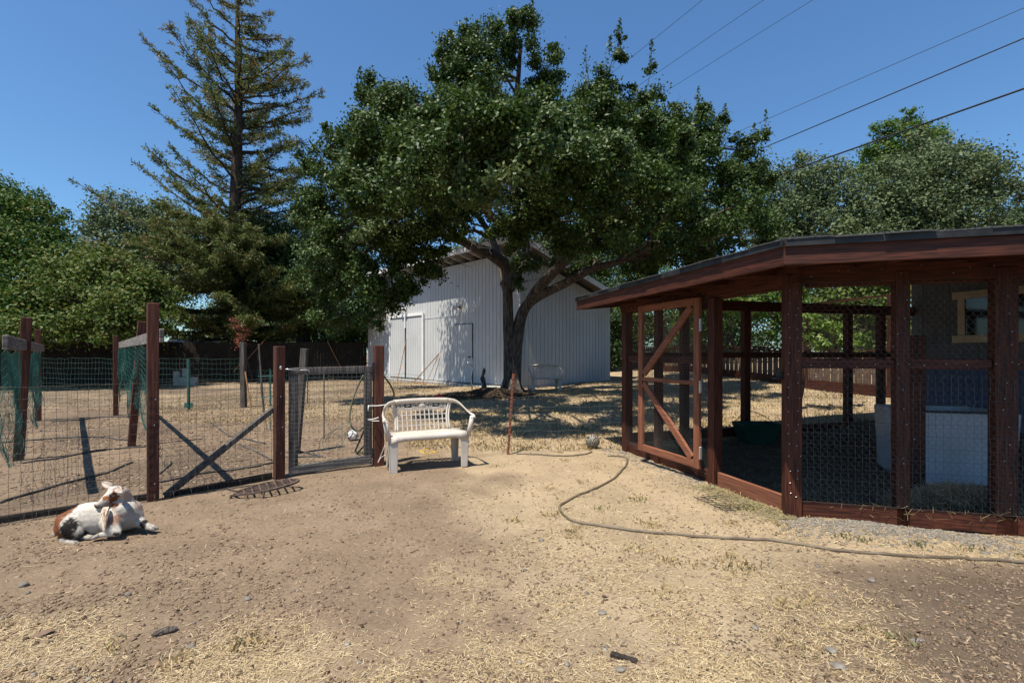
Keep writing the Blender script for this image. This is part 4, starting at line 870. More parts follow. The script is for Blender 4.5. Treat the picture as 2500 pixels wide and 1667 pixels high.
# ------------------------------------------------------------------ benches
def bench(name, label):
    t = thing(name, label, 'bench', (0, 0, 0), 'white plastic garden benches'); m = M['plastic']
    # local: x width, y back, z up; feet at z=0; width .97 between feet
    hw = .485
    # seat with rolled front apron
    s = MB(); nx_ = 12; prof = [(.0, .375), (-.012, .40), (-.005, .438), (.03, .452), (.12, .445), (.26, .435), (.40, .438), (.405, .41), (.39, .39)]
    rows = []
    for i in range(nx_+1):
        x = -hw+.01+i*(2*hw-.02)/nx_; e = abs(i/nx_*2-1); rows.append([(x, y+.0, z+(.0 if j > 1 else -.035*max(0, e-.75)/.25)) for j, (y, z) in enumerate(prof)])
    vs = [p for r in rows for p in r]; k = len(prof); fs = []
    for i in range(nx_):
        for j in range(k-1): fs.append((i*k+j, (i+1)*k+j, (i+1)*k+j+1, i*k+j+1))
    so_ = s.add(vs, fs).build('seat', m, t, smooth=True); sd = so_.modifiers.new('thick', 'SOLIDIFY'); sd.thickness = .006
    # legs: angled channels
    for sx in (-1, 1):
        def leg(x0, y0, x1, y1, ztop, dy, w0, w1):
            mb = MB()
            top = Vector((sx*x1, y1, ztop)); bot = Vector((sx*x0, y0, 0))
            fr = Vector((0, -1, 0)) if dy < 0 else Vector((0, 1, 0))
            # outer side plate and front plate forming an L
            def quad(a, b, wa, wb, dirv, th):
                o = Vector((th, 0, 0)) if abs(dirv.y) > .5 else Vector((0, th, 0))
                v = [a, a+dirv*wa, b+dirv*wb, b]; v = [Vector(p) for p in v]; v2 = [p+o for p in v]
                mb.add(v+v2, [(0,1,2,3),(7,6,5,4),(0,4,5,1),(1,5,6,2),(2,6,7,3),(3,7,4,0)])
            quad(bot, top, w1, w0, Vector((-sx, 0, 0)), .012*(1 if dy < 0 else -1)); quad(bot, top, w1*.8, w0*.9, Vector((0, 1 if dy < 0 else -1, 0)), .012*(-sx))
            mb.build('leg', m, t, bevel=.004)
        leg(.485, -.0, .505, .0, .43, -1, .115, .085); leg(.47, .42, .46, .36, .43, 1, .10, .075)
        # arm support from seat to arm front
        mb = MB(); mb.tube([(sx*.50, .02, .40), (sx*.525, .01, .52), (sx*.545, -.005, .64)], [.035, .03, .03], 8); mb.build('arm_support', m, t, smooth=True)
        arm = spline([(sx*.55, -.035, .625), (sx*.555, -.01, .655), (sx*.55, .08, .665), (sx*.54, .2, .69), (sx*.50, .33, .755), (sx*.44, .40, .80), (sx*.36, .425, .815)], 5)
        mb = MB(); o = len(mb.v); n = len(arm)
        for i, p in enumerate(arm):
            f_ = (arm[min(i+1, n-1)]-arm[max(i-1, 0)]).normalized(); tt = i/(n-1); side = Vector((-f_.y, f_.x, 0)).normalized(); w_ = .034-.004*tt
            wv = side*w_*(1-tt)+Vector((0, -.6, .8)).normalized()*.036*tt; th = (Vector((0, 0, 1))*(1-tt)+Vector((0, .8, .6))*tt)*.012
            mb.v += [tuple(p-wv-th), tuple(p-wv*.6+th), tuple(p+wv*.6+th), tuple(p+wv-th)]
        for i in range(n-1):
            for j in range(4): j2 = (j+1) % 4; mb.f.append((i*4+j, (i+1)*4+j, (i+1)*4+j2, i*4+j2))
        mb.f += [(0,1,2,3), tuple((n-1)*4+j for j in (3,2,1,0))]; mb.build('arm', m, t, smooth=True)
    # top rail and frame of the back; the back leans
    def bk(x, h): # h 0..1 from seat to top
        return Vector((x, .375+.085*h+.02*math.sin(PI*h), .44+.375*h))
    tr = [bk(x, 1+.03*(1-(x/.36)**2)) for x in np.linspace(-.37, .37, 13)]
    mb = MB(); n = len(tr)
    for i, p in enumerate(tr): mb.v += [tuple(p+Vector((0, -.018, -.034))), tuple(p+Vector((0, -.022, .018))), tuple(p+Vector((0, .012, .026))), tuple(p+Vector((0, .02, -.02)))]
    for i in range(n-1):
        for j in range(4): j2 = (j+1) % 4; mb.f.append((i*4+j, (i+1)*4+j, (i+1)*4+j2, i*4+j2))
    mb.f += [(0,1,2,3), tuple((n-1)*4+j for j in (3,2,1,0))]; mb.build('top_rail', m, t, smooth=True)
    for sx in (-1, 1):
        mb = MB()
        for off in (0, .028):
            q = [bk(sx*(.325+off+.05*(abs(h-.35)/.65)**1.6*(1 if h > .35 else .25)), h) for h in np.linspace(-.02, 1, 11)]; mb.tube(q, .0135, 7)
        mb.build('back_post', m, t, smooth=True)
    mb = MB(); q = [bk(x, .70+.03*(1-(x/.33)**2)) for x in np.linspace(-.345, .345, 9)]
    for i in range(8): mb.bar(q[i], q[i+1]+(q[i+1]-q[i])*.03, .014, .024)
    mb.build('cross_rail', m, t)
    la = MB()
    for i in range(1, 11):
        x = -.325+i*.65/11; la.bar(bk(x, 0), bk(x, .70), .013, .010, (0, 1, 0))
    for h in (.17, .345, .52): 
        q = [bk(x, h) for x in np.linspace(-.325, .325, 7)]
        for i in range(6): la.bar(q[i], q[i+1]+(q[i+1]-q[i])*.02, .0095, .015)
    la.build('lattice', m, t)
    orn = MB(); r = .0042
    def cur(pts): orn.tube([bk(x, h)+Vector((0, -.004, 0)) for x, h in pts], r, 5)
    def spiral(cx_, ch, rx, turns, a0, sgn, tail=None):
        pts = []
        for k in range(int(14*turns)+1):
            a = a0+sgn*k/14*2*PI; rr = rx*(1-.72*k/(14*turns)); pts.append((cx_+rr*math.cos(a), ch+rr*2.5*math.sin(a)))
        cur(([tail] if tail else [])+pts)
    for sx in (-1, 1):
        cur([(sx*x, .86+.075*math.sin((x-.06)/.24*PI)*1) for x in np.linspace(.06, .31, 13)])
        cur([(sx*x, .80-.045*math.sin((x-.06)/.24*PI)) for x in np.linspace(.06, .31, 13)])
        for cx_, ch, rr, a0, sg in ((.12, .83, .026, .5, 1), (.19, .86, .028, 3.5, -1), (.255, .82, .022, .5, 1), (.315, .88, .02, 2, -1), (.31, .78, .016, 4, 1)): spiral(sx*cx_, ch, rr, 1.4, a0 if sx > 0 else PI-a0, sg*sx)
        for dx, dh in ((.07, .07), (.07, -.07)):
            c = bk(sx*.062, .84+dh*.75); orn.ell(c, (.032, .004, .012), Matrix.Rotation(-math.atan2(dh*.375, dx*sx), 3, 'Y'), 8, 6)
    for rr, k in ((.036, 5), (.024, 5), (.012, 3)):
        for i in range(k):
            a = 2*PI*i/k+rr*30; orn.ell(bk(rr*.62*math.cos(a), .84+rr*1.6*math.sin(a))+Vector((0, -.006-(.036-rr)*.25, 0)), (rr*.6, .005, rr*.6), None, 8, 6)
    orn.build('scroll_ornament', m, t, smooth=True)
    return t
b1 = bench('garden_bench', 'dusty white plastic garden bench with rose scrollwork in the sunny yard')
ang = math.atan2(.39, .89)
mid = Vector(((-1.455-.565)/2, (5.68+6.07)/2, 0)); b1.location = (mid.x, mid.y, gzf(mid.x, mid.y)+.003); b1.rotation_euler = (0, 0, ang)
b1.scale = (1.0, 1.0, 1.0)
b2 = copy_tree(b1); b2['label'] = 'far shaded plastic garden bench against the barn wall'; b2.location = (1.12, 15.35, gzf(1.1, 15.4)); b2.rotation_euler = (0, 0, math.radians(10))

# ------------------------------------------------------------------ balls, hoses, grate, small ground objects
def ball(name, c, r, m1, label, pat):
    mb = bmesh.new(); bmesh.ops.create_icosphere(mb, subdivisions=3, radius=r); m = bpy.data.meshes.new(name); mb.to_mesh(m); mb.free()
    mt = bpy.data.materials.new(name+'_skin'); mt.use_nodes = True; n = mt.node_tree.nodes; l = mt.node_tree.links; bs = n['Principled BSDF']; bs.inputs['Roughness'].default_value = .55
    tc = n.new('ShaderNodeTexCoord'); wv = n.new('ShaderNodeTexVoronoi' if pat == 'w' else 'ShaderNodeTexWave'); l.new(tc.outputs['Object'], wv.inputs['Vector'])
    rp = n.new('ShaderNodeValToRGB'); e = rp.color_ramp.elements; rp.color_ramp.interpolation = 'LINEAR'
    if pat == 'w': wv.inputs['Scale'].default_value = 9; wv.feature = 'DISTANCE_TO_EDGE'; l.new(wv.outputs['Distance'], rp.inputs[0]); e[0].position = .05; e[1].position = .09; e[0].color = (.04, .04, .05, 1); e[1].color = (.68, .67, .64, 1)
    else: wv.inputs['Scale'].default_value = 14; wv.inputs['Distortion'].default_value = 9; wv.inputs['Detail'].default_value = 2; l.new(wv.outputs['Fac'], rp.inputs[0]); e[0].position = .62; e[1].position = .8; e[0].color = (.045, .038, .03, 1); e[1].color = (.34, .30, .24, 1)
    l.new(rp.outputs[0], bs.inputs['Base Color']); o = link(name, m, mt, smooth=True); o.location = c; o.rotation_euler = (.4, .7, .3)
    sm_ = MB()
    for ax in range(3):
        pts = []
        for a in np.linspace(0, 2*PI, 25): q = [r*1.002*math.cos(a), r*1.002*math.sin(a), .3*r*math.sin(2*a) if ax else 0]; v = Vector(q[ax:]+q[:ax]); pts.append(v.normalized()*r*1.001)
        sm_.tube(pts, r*.018, 4, False)
    so_ = sm_.build('seam', M['black'], None); so_.parent = o
    tag(o, label, 'ball')
g = G(861, 1076); ball('play_ball', g+Vector((0, 0, .088)), .09, None, 'white ball with dark lines lying behind the gate', 'w')
g = G(1447, 1093); ball('play_ball', g+Vector((0, 0, .10)), .107, None, 'worn brown patterned ball lying by the coop corner', 'b')
def ghose2(uvs, r, mat, label, name='garden_hose'):
    pts = spline([G(u, v) for u, v in uvs], 8); pts = [Vector((p.x, p.y, float(gtop(p.x, p.y))+r*.85)) for p in pts]
    tag(MB().tube(pts, r, 10).build(name, M[mat], smooth=True), label, 'hose')
dd = lambda pts: [(x*1.063, y*1.063) for x, y in pts]
ghose2(dd([(1395, 1046), (1436, 1048), (1440, 1062), (1425, 1085), (1405, 1105), (1370, 1122), (1320, 1143), (1290, 1160), (1286, 1172), (1300, 1187), (1330, 1200), (1430, 1214), (1550, 1226), (1700, 1240), (1780, 1248), (1900, 1268), (2000, 1279), (2100, 1286), (2200, 1289), (2352, 1293), (2600, 1296)]), .0118, 'hose', 'long tan garden hose curving across the dry yard')
ghose2([(1262, 1107), (1330, 1111), (1390, 1111), (1430, 1107), (1445, 1103)], .011, 'hose', 'short length of tan hose near the steel fence post')
def grate():
    c = G(655, 1200); t = thing('iron_grate', 'rusty iron fire grate with bars lying on the soil by the gate', 'grate', c); R = Matrix.Rotation(math.radians(33), 3, 'Z'); T = Matrix.Rotation(math.radians(-5), 3, 'Y')
    im = mk('rusty_iron_grate', (.05, .035, .028), (.16, .11, .085), ns=25, rough=.9, bump=.3, bdist=.003)
    def q(x, y, z=0): return c+R @ (T @ Vector((x, y, z+.055)))
    a, b = .30, .155
    for sg in (1, -1):
        pts = [q(a*math.cos(x), sg*b*math.sin(x)) for x in np.linspace(0, PI, 13)]
        mb = MB()
        for i in range(12): mb.bar(pts[i], pts[i+1], .022, .02)
        mb.build('rim', im, t)
    for i in range(7):
        x = -.22+i*.073; y = b*math.sqrt(1-(x/a)**2); MB().bar(q(x, -y), q(x, y), .014, .014).build('bar', im, t)
    for y in (-.08, -.03, .03, .08):
        x = a*math.sqrt(1-(y/b)**2); MB().bar(q(-x, y, .004), q(x, y, .004), .012, .012).build('bar', im, t)
    for x, y, l in ((-.3, .02, 1), (-.2, -.15, 1), (-.33, -.03, .6), (-.05, -.16, .9)):
        MB().bar(q(x, y), q(x-.03, y-.02, -.085), .02, .016).build('leg', im, t)
    MB().bar(q(-.28, .03, .01), q(-.36, .07, .05), .02, .02).build('leg', im, t)
grate()
def rock(name, u, v, r, mat, label, sq=(1, .8, .5), cat='stone', rz=0, sharp=False):
    g = G(u, v); mb = bmesh.new(); bmesh.ops.create_icosphere(mb, subdivisions=2, radius=1)
    for vv in mb.verts: k = 1+random.gauss(0, .10); vv.co = Vector((vv.co.x*sq[0], vv.co.y*sq[1], vv.co.z*sq[2]))*r*k
    m = bpy.data.meshes.new(name); mb.to_mesh(m); mb.free(); o = link(name, m, mat); o.location = Vector((g.x, g.y, float(gtop(g.x, g.y))+r*sq[2]*.5)); o.rotation_euler = (random.uniform(-.2, .2), random.uniform(-.2, .2), rz); tag(o, label, cat); return o
rock('bark_chunk', 403, 1542, .05, M['bark'], 'dark chunk of bark on the soil at lower left', (1.2, .55, .35), 'bark', .6)
rock('bark_chunk', 92, 1563, .045, M['chip'], 'thin brown bark flake at the lower left edge', (1.3, .6, .18), 'bark', .5)
rock('stone', 467, 1577, .02, M['rockm'], 'small brown stone right of the dark bark chunk', (1.1, .8, .6))
rock('stone', 58, 1437, .028, M['rockm'], 'grey stone in the soil below the goat tail', (1, .8, .6))
rock('stone', 312, 1462, .018, M['rockm'], 'pinkish pebble on bare soil below the goat', (1, .8, .7))
rock('stone', 604, 1460, .02, M['rockm'], 'grey pebble on bare soil left of centre', (1, .8, .6))
rock('stone', 1322, 1322, .02, M['rockm'], 'dark stone in straw left of the hose bend', (1, .9, .8))
rock('stone', 2030, 1600, .025, M['rockm'], 'brown stone in straw at lower right', (1.2, .8, .6))
rock('stone', 2045, 1634, .03, M['rockm'], 'pale flat stone near the bottom right edge', (1.1, .8, .4))
rock('stone', 2240, 1571, .022, M['rockm'], 'flat brown stone on the dark soil at right', (1.5, .7, .4))
rock('stone', 2128, 1425, .022, M['rockm'], 'blackish stone below the hose at right', (1.3, .8, .6))
for u, v, lab in ((1469, 1498, 'pale stone in the centre foreground straw'), (1515, 1640, 'rounded grey stone beside the charred wood scrap')): rock('stone', u, v, .024, M['rockm'], lab, (1, .8, .5))
g = G(1523, 1612); tag(MB().bar(g+Vector((-.055, .03, .012)), g+Vector((.055, -.03, .012)), .028, .024).build('wood_scrap', M['darkboard'], bevel=.003), 'charred rectangular wood scrap in the foreground straw', 'wood scrap')
rock('stone', 215, 1313, .035, M['rockm'], 'flat grey stone under the goat belly', (1.5, .8, .45)); rock('stone', 242, 1308, .03, M['rockm'], 'grey stone by the folded goat foreleg', (1.2, .8, .7))

# ------------------------------------------------------------------ trees
def leaves(name, C, size, mat, parent, outdir=None, elong=1.6, up_bias=.5, fold=.35):
    """folded diamond leaves at points C (n,3)"""
    n = len(C); d = RNG.normal(0, 1, (n, 3)); d /= np.linalg.norm(d, axis=1, keepdims=True)
    nr = RNG.normal(0, .75, (n, 3)); nr[:, 2] += up_bias
    if outdir is not None: nr += outdir*.8
    nr /= np.linalg.norm(nr, axis=1, keepdims=True)
    d -= nr*(d*nr).sum(1, keepdims=True); d /= np.maximum(np.linalg.norm(d, axis=1, keepdims=True), 1e-6); s = np.cross(nr, d)
    L = (size*RNG.uniform(.65, 1.35, n))[:, None]; W = L/elong
    V = np.stack([C-d*L/2, C+s*W/2+nr*W*fold*.5-d*L*.03, C+d*L/2, C-s*W/2+nr*W*fold*.5-d*L*.03], 1)
    b = np.arange(n)[:, None]*4; Fc = np.concatenate([b+np.array([[0, 1, 2]]), b+np.array([[0, 2, 3]])])
    o = np_mesh(name, V.reshape(-1, 3), Fc, mat, parent); return o
def blob_points(clumps, dens, sub=.36, shell=.45):
    """clumps: (x,y,z,rx,ry,rz); leaf points gathered in sub clusters, outward directions returned"""
    PC, PD = [], []
    for (x, y, z, rx, ry, rz) in clumps:
        r = (rx*ry*rz)**(1/3); ns = max(4, int(24*(r/.9)**2)); v = RNG.normal(0, 1, (ns, 3)); v /= np.linalg.norm(v, axis=1, keepdims=True)
        rad = RNG.uniform(shell, 1.05, ns)[:, None]; c = np.array([x, y, z])+v*rad*np.array([rx, ry, rz])
        per = max(8, int(dens*r*r/ns)); sr = min(sub*(.7+.3*r), .62*r)
        k = RNG.normal(0, 1, (ns, per, 3)); q = np.linalg.norm(k, axis=2, keepdims=True); k /= q; ax = RNG.normal(0, 1, (ns, 1, 3)); ax /= np.linalg.norm(ax, axis=2, keepdims=True)
        o_ = k*q*sr*.40*np.array([1.1, 1.1, .8])*RNG.uniform(.6, 1.3, (ns, 1, 1)); o_ += ax*(o_*ax).sum(2, keepdims=True)*RNG.uniform(0, .9, (ns, 1, 1))
        pts = c[:, None]+o_
        PC.append(pts.reshape(-1, 3)); PD.append((k*.6+v[:, None]*.7).reshape(-1, 3))
    return np.concatenate(PC), np.concatenate(PD)
def limb_to(mb, a, b, r0, r1, n=6, wob=.12):
    a, b = Vector(a), Vector(b); L = (b-a).length; pts = []
    for i in range(n+1):
        t = i/n; p = a.lerp(b, t)+Vector((0, 0, .05*L*math.sin(PI*t)))
        if 0 < i < n: p += Vector((random.gauss(0, wob*L*.3), random.gauss(0, wob*L*.3), random.gauss(0, wob*L*.2)))
        pts.append(p)
    mb.tube(pts, [r0+(r1-r0)*i/n for i in range(n+1)], 6); return pts
def oak():
    B = gp(-.02, 14.6); t = thing('oak_tree', 'big spreading dark green oak with forked trunk before the barn', 'tree', B)
    c = lambda x, y, Y: P(850+x*.3189, 550+y*.3189, Y)
    tr = MB()
    A = spline([c(1240, 1340, 14.6), c(1238, 1220, 14.6), c(1235, 1080, 14.6), c(1232, 900, 14.6), c(1225, 720, 14.6), c(1222, 560, 14.6), c(1217, 420, 14.55), c(1198, 300, 14.4)], 4)
    rA = [.36, .29, .245, .22, .205]+list(np.linspace(.20, .18, 8))+list(np.linspace(.178, .14, len(A)-13)); tr.tube(A, rA, 14)
    Bq = spline([c(1265, 1300, 14.62), c(1268, 1150, 14.62), c(1280, 950, 14.62), c(1305, 780, 14.62), c(1335, 670, 14.6), c(1390, 590, 14.5), c(1500, 520, 14.3), c(1640, 455, 14.0), c(1760, 390, 13.7), c(1880, 330, 13.4), c(2050, 285, 13.1), c(2200, 220, 12.9)], 4)
    rB = list(np.linspace(.25, .17, 16))+list(np.linspace(.168, .08, len(Bq)-16)); tr.tube(Bq, rB, 12)
    for k in range(6):
        a = k*PI/3+.3; q = B+Vector((math.cos(a)*.58, math.sin(a)*.58, -.05)); tr.tube([B+Vector((math.cos(a)*.12, math.sin(a)*.12, .45)), B+Vector((math.cos(a)*.3, math.sin(a)*.3, .1)), q], [.13, .09, .03], 7)
    main = [A, Bq]
    L1 = spline([A[-1], c(1080, 215, 13.9), c(960, 165, 13.3), c(840, 105, 12.8), c(700, 60, 12.3), c(520, -60, 11.9), c(300, -250, 11.7)], 4); tr.tube(L1, np.linspace(.19, .05, len(L1)), 9)
    L2 = spline([c(1215, 480, 14.55), c(1290, 330, 14.6), c(1340, 190, 14.7), c(1330, 0, 14.7), c(1270, -250, 14.5), c(1230, -600, 14.2), c(1290, -1000, 13.9), c(1320, -1400, 13.7)], 4); tr.tube(L2, np.linspace(.26, .05, len(L2)), 10)
    L3 = spline([c(1400, 575, 14.5), c(1460, 480, 14.2), c(1590, 340, 13.6), c(1720, 220, 13.2), c(1850, 90, 12.8), c(1990, -60, 12.6), c(2150, -320, 12.6), c(2200, -700, 13)], 4); tr.tube(L3, np.linspace(.18, .04, len(L3)), 9)
    L4 = spline([c(1335, 150, 14.7), c(1180, 0, 13.5), c(1050, -120, 12.3), c(960, -330, 11.3), c(830, -560, 11)], 4); tr.tube(L4, np.linspace(.16, .04, len(L4)), 8)
    L5 = spline([c(1320, 0, 14.7), c(1500, -200, 13.8), c(1640, -420, 12.8), c(1700, -700, 12.3)], 4); tr.tube(L5, np.linspace(.16, .04, len(L5)), 8)
    L6 = spline([c(1330, 60, 14.7), c(1480, -50, 16), c(1600, -300, 17.5), c(1500, -600, 18)], 4); tr.tube(L6, np.linspace(.16, .04, len(L6)), 8)
    L7 = spline([c(1215, 500, 14.7), c(1100, 100, 16), c(900, -200, 17.5), c(700, -500, 18)], 4); tr.tube(L7, np.linspace(.15, .04, len(L7)), 8)
    nodes = A[12:]+Bq[22:]+L1+L2[6:]+L3[6:]+L4+L5+L6+L7
    D = [(1160,135,12.5,82),(1235,105,13,75),(1290,62,13.4,36),(1292,30,13.5,22),(1255,48,13.2,28),(1085,165,12.2,72),(1120,110,12.3,50),(1000,250,12,82),(930,240,12,62),(885,215,12.2,42),(1320,190,13.6,55),(1350,130,13.2,34),
      (1475,205,13.2,50),(1510,140,13,30),(1513,95,13,16),(1440,245,13.2,55),(1570,245,13,55),(1590,165,13,18),(1640,300,13.2,58),(1700,270,13.4,30),(1720,330,13.6,58),(1760,300,13.8,26),(1820,370,14,50),(1865,330,14,22),(1850,440,14,56),(1855,540,14,56),(1790,480,13,80),(1880,600,14,45),
      (1150,270,11,105),(1280,280,12,105),(1400,330,12,95),(1550,370,12,105),(1680,430,12,95),(1460,280,12.5,70),
      (860,330,11.6,72),(950,345,11.2,90),(780,400,12,56),(830,430,11.2,76),(1050,370,10.6,105),(905,480,11,86),(785,520,12,56),(965,570,11,80),(850,610,11.4,78),(880,690,11.2,66),(935,735,11.4,50),(820,690,12.2,60),(1020,640,11.4,42),(760,600,12.6,45),(975,690,11.4,40),(800,770,12.4,46),(900,770,11.4,30),(1050,560,10.9,50),(745,470,12.4,40),
      (1280,420,9.8,95),(1100,510,9.8,60),(1330,500,10,90),(1240,570,10.4,52),(1380,590,10.8,72),(1290,520,10,70),
      (1450,480,11,95),(1560,510,12,90),(1660,530,12.6,88),(1750,580,13.4,86),(1620,620,13.5,66),(1500,590,12.8,62),(1290,650,13.6,40),(1275,690,13.7,24),(1700,650,14.5,55),(1800,670,14.5,42),(1470,640,14.6,40),(1560,660,15,52),(1400,660,14.8,36),(1365,640,14,26)]
    D2 = [(1200,340,16.5,110),(1000,410,16.5,95),(1450,400,16.5,125),(1650,450,16.5,100),(1300,480,17,85),(1550,560,16.5,95),(900,560,16,80),(1170,220,15,65),(1700,580,16.5,70),(1420,560,17.5,70),(1070,500,16.7,62),(1125,480,16.5,62),(1040,440,16.3,70),(1165,440,16.2,62),(1100,535,16.6,46),(1140,520,15.9,48),(1110,435,15.8,58),(1185,490,15.2,44)]
    D3 = [(920,330,8.5,60),(870,400,9,60),(1000,430,7.6,60),(900,480,9,55),(1130,330,7,70),(1080,380,7.2,60),(1220,300,6.9,65),(950,500,8.6,50),(1150,470,7,55),(1000,335,8.2,70),(1200,330,7.6,80),(1100,275,9,62),(1310,265,9.4,62),(1480,300,9.8,62),(1560,340,9.6,60),(1390,310,9,62),(1620,350,11,55),(1700,380,12,55),(1780,430,12.6,50),(960,270,10.5,55),(1500,390,8.2,80),(1600,455,8.8,70),(1150,400,7.7,70),(1380,440,8.2,75),(1050,430,8.2,65),(940,430,8.8,60),(1450,500,8.6,65),(1250,370,7.4,75),(1330,360,7.4,75),(1640,380,9.5,60),(1420,390,7.8,70),(1000,480,9,50),(1520,560,9.6,50)]
    bright = [(1140,430,7.3,70),(1200,440,7.1,75),(1260,410,7.1,60),(1090,455,7.6,42),(1180,500,7.5,50),(960,535,10.4,48),(900,560,10.4,45),(1330,380,9.4,50)]  # clumps whose lighter leaves put the crown's olive highlight into the colour
    rr_ = random.Random(11)
    for u, v, Y, r in list(D)+D3:
        if r > 45:
            for _ in range(2):
                a = rr_.uniform(0, 2*PI); D.append((u+r*.8*math.cos(a), v+r*.7*math.sin(a), Y+rr_.uniform(-.3, .6), rr_.uniform(14, 30)))
    D += [(1030,640,11.2,46),(1050,672,11.2,32),(1000,690,11.3,38),(1064,622,11,32),(960,720,11.4,40),(990,722,11.4,22),(1085,600,11,30),(1750,560,11,62),(1850,565,11.6,50),(1690,490,10.6,62),(1800,500,11.2,55),(1620,590,11,55),(1560,450,9.4,60),(990,600,11,46),(1010,560,11,50),(960,640,11.2,44),(740,540,12.6,44),(760,680,12.6,44),(780,640,12,48),(1120,560,10.5,40),(870,790,11.8,26),(930,790,11.4,18)]
    D = [(u, v, Y, max(14, r*.93-2)) for u, v, Y, r in D]
    def conv(lst, fl=.85):
        o = []
        for u, v, Y, r in lst: p = P(u, v, Y); r = r/F*Y; o.append((p.x, p.y, p.z, r, r*1.1, r*fl))
        return o
    c1_, c2_, c3_ = conv(D+D3), conv(D2), conv(bright)
    for (x, y, z, rx, ry, rz) in c1_+c2_+c3_:
        q = Vector((x, y, z)); nd = min(nodes, key=lambda k: (k-q).length+(.6 if k.z > z else 0)); Lq = (nd-q).length
        if rx < .42:
            big_ = min((k for k in c1_ if k[3] >= .42), key=lambda k: (k[0]-x)**2+(k[1]-y)**2+(k[2]-z)**2); tr.tube([Vector(big_[:3]), Vector(big_[:3]).lerp(q, .55)+Vector((random.gauss(0, .03), 0, random.gauss(0, .03))), q], [.012, .008, .005], 5); continue
        pts = limb_to(tr, nd, q, min(.075, .015+.018*Lq), .012)
        for _ in range(3):
            v = Vector((random.gauss(0, 1), random.gauss(0, 1), random.gauss(.3, .8))).normalized(); limb_to(tr, pts[random.randint(3, 6)], q+Vector((v.x*rx, v.y*ry, v.z*rz))*.6, .014, .005, 4)
    # bare dead twigs below the crown
    tw = MB()
    for u, v, du, dv in ((1300, 560, 30, 90), (1310, 590, 60, 45), (1325, 600, 10, 75), (1290, 640, -25, 15), (1130, 590, -30, 40), (1090, 600, 45, 55), (1215, 570, -40, 10), (1180, 575, 20, 45), (1345, 590, 45, 40), (1140, 600, 60, 8)):
        a = P(u, v, 13.2); b_ = P(u+du, v+dv, 12.9); pts = limb_to(tw, a, b_, .014, .004, 5, .25)
        for _ in range(2): m_ = random.choice(pts[1:4]); limb_to(tw, m_, m_+Vector((random.gauss(0, .25), random.gauss(0, .2), random.gauss(-.15, .2))), .006, .003, 3, .2)
    tr.build('trunk', M['bark'], t, smooth=True); tag(tw.build('dead_twigs', M['greyh'], t), kind='stuff')
    pc, pd = blob_points(c1_, 8200, .30, .3); leaves('crown', pc, .076, M['oakleaf'], t, pd, 1.55)
    pc, pd = blob_points(c2_, 2600, .5, .3); leaves('inner_crown', pc, .11, M['oakleaf'], t, pd, 1.5)
    pc, pd = blob_points(c3_, 3600, .26, .4); leaves('highlight_leaves', pc, .08, M['oaklight'], t, pd, 1.7)
    # upright shoots on the outline
    sh_ = []; tr_s = MB()
    for u, v, Y, h in ((1300, 18, 13.5, .5), (1513, 80, 13, .6), (1590, 130, 13, .6), (1705, 245, 13.4, .6), (1870, 300, 14, .6), (1360, 120, 13.2, .3), (1430, 150, 13.2, .7), (1770, 275, 13.8, .4), (1130, 80, 12.3, .3), (1165, 70, 12.4, .35), (880, 180, 12.2, .3), (1840, 325, 14, .5), (1490, 110, 13, .4), (1740, 290, 13.6, .5)):
        b_ = np.array(P(u, v, Y)); k = 90; near_ = min(c1_, key=lambda k: (k[0]-b_[0])**2+(k[1]-b_[1])**2+(k[2]-b_[2])**2); tr_s.tube([Vector(near_[:3]), Vector(b_), Vector(b_)+Vector((0, 0, h*.55))], [.01, .007, .003], 5); tt = RNG.random(k); sh_.append(b_+np.stack([RNG.normal(0, .085, k)*(1.2-tt), RNG.normal(0, .085, k)*(1.2-tt), (tt-.6)*h*1.6], -1))
    leaves('shoots', np.concatenate(sh_), .075, M['oakleaf'], t, None, 1.8, .1); tag(tr_s.build('shoot_stems', M['bark'], t), kind='stuff')
oak()
def sprays(name, C, D, L, W, mat, parent):
    n = len(C); D = D/np.linalg.norm(D, axis=1, keepdims=True); r = RNG.normal(0, 1, (n, 3)); s = np.cross(D, r); s /= np.maximum(np.linalg.norm(s, axis=1, keepdims=True), 1e-6)
    L = L[:, None]; W = W[:, None]; V = np.stack([C, C+D*L*.5+s*W/2, C+D*L, C+D*L*.5-s*W/2], 1); Fc = np.arange(n)[:, None]*4+np.array([[0, 1, 2, 3]])
    return np_mesh(name, V.reshape(-1, 3), Fc, mat, parent)
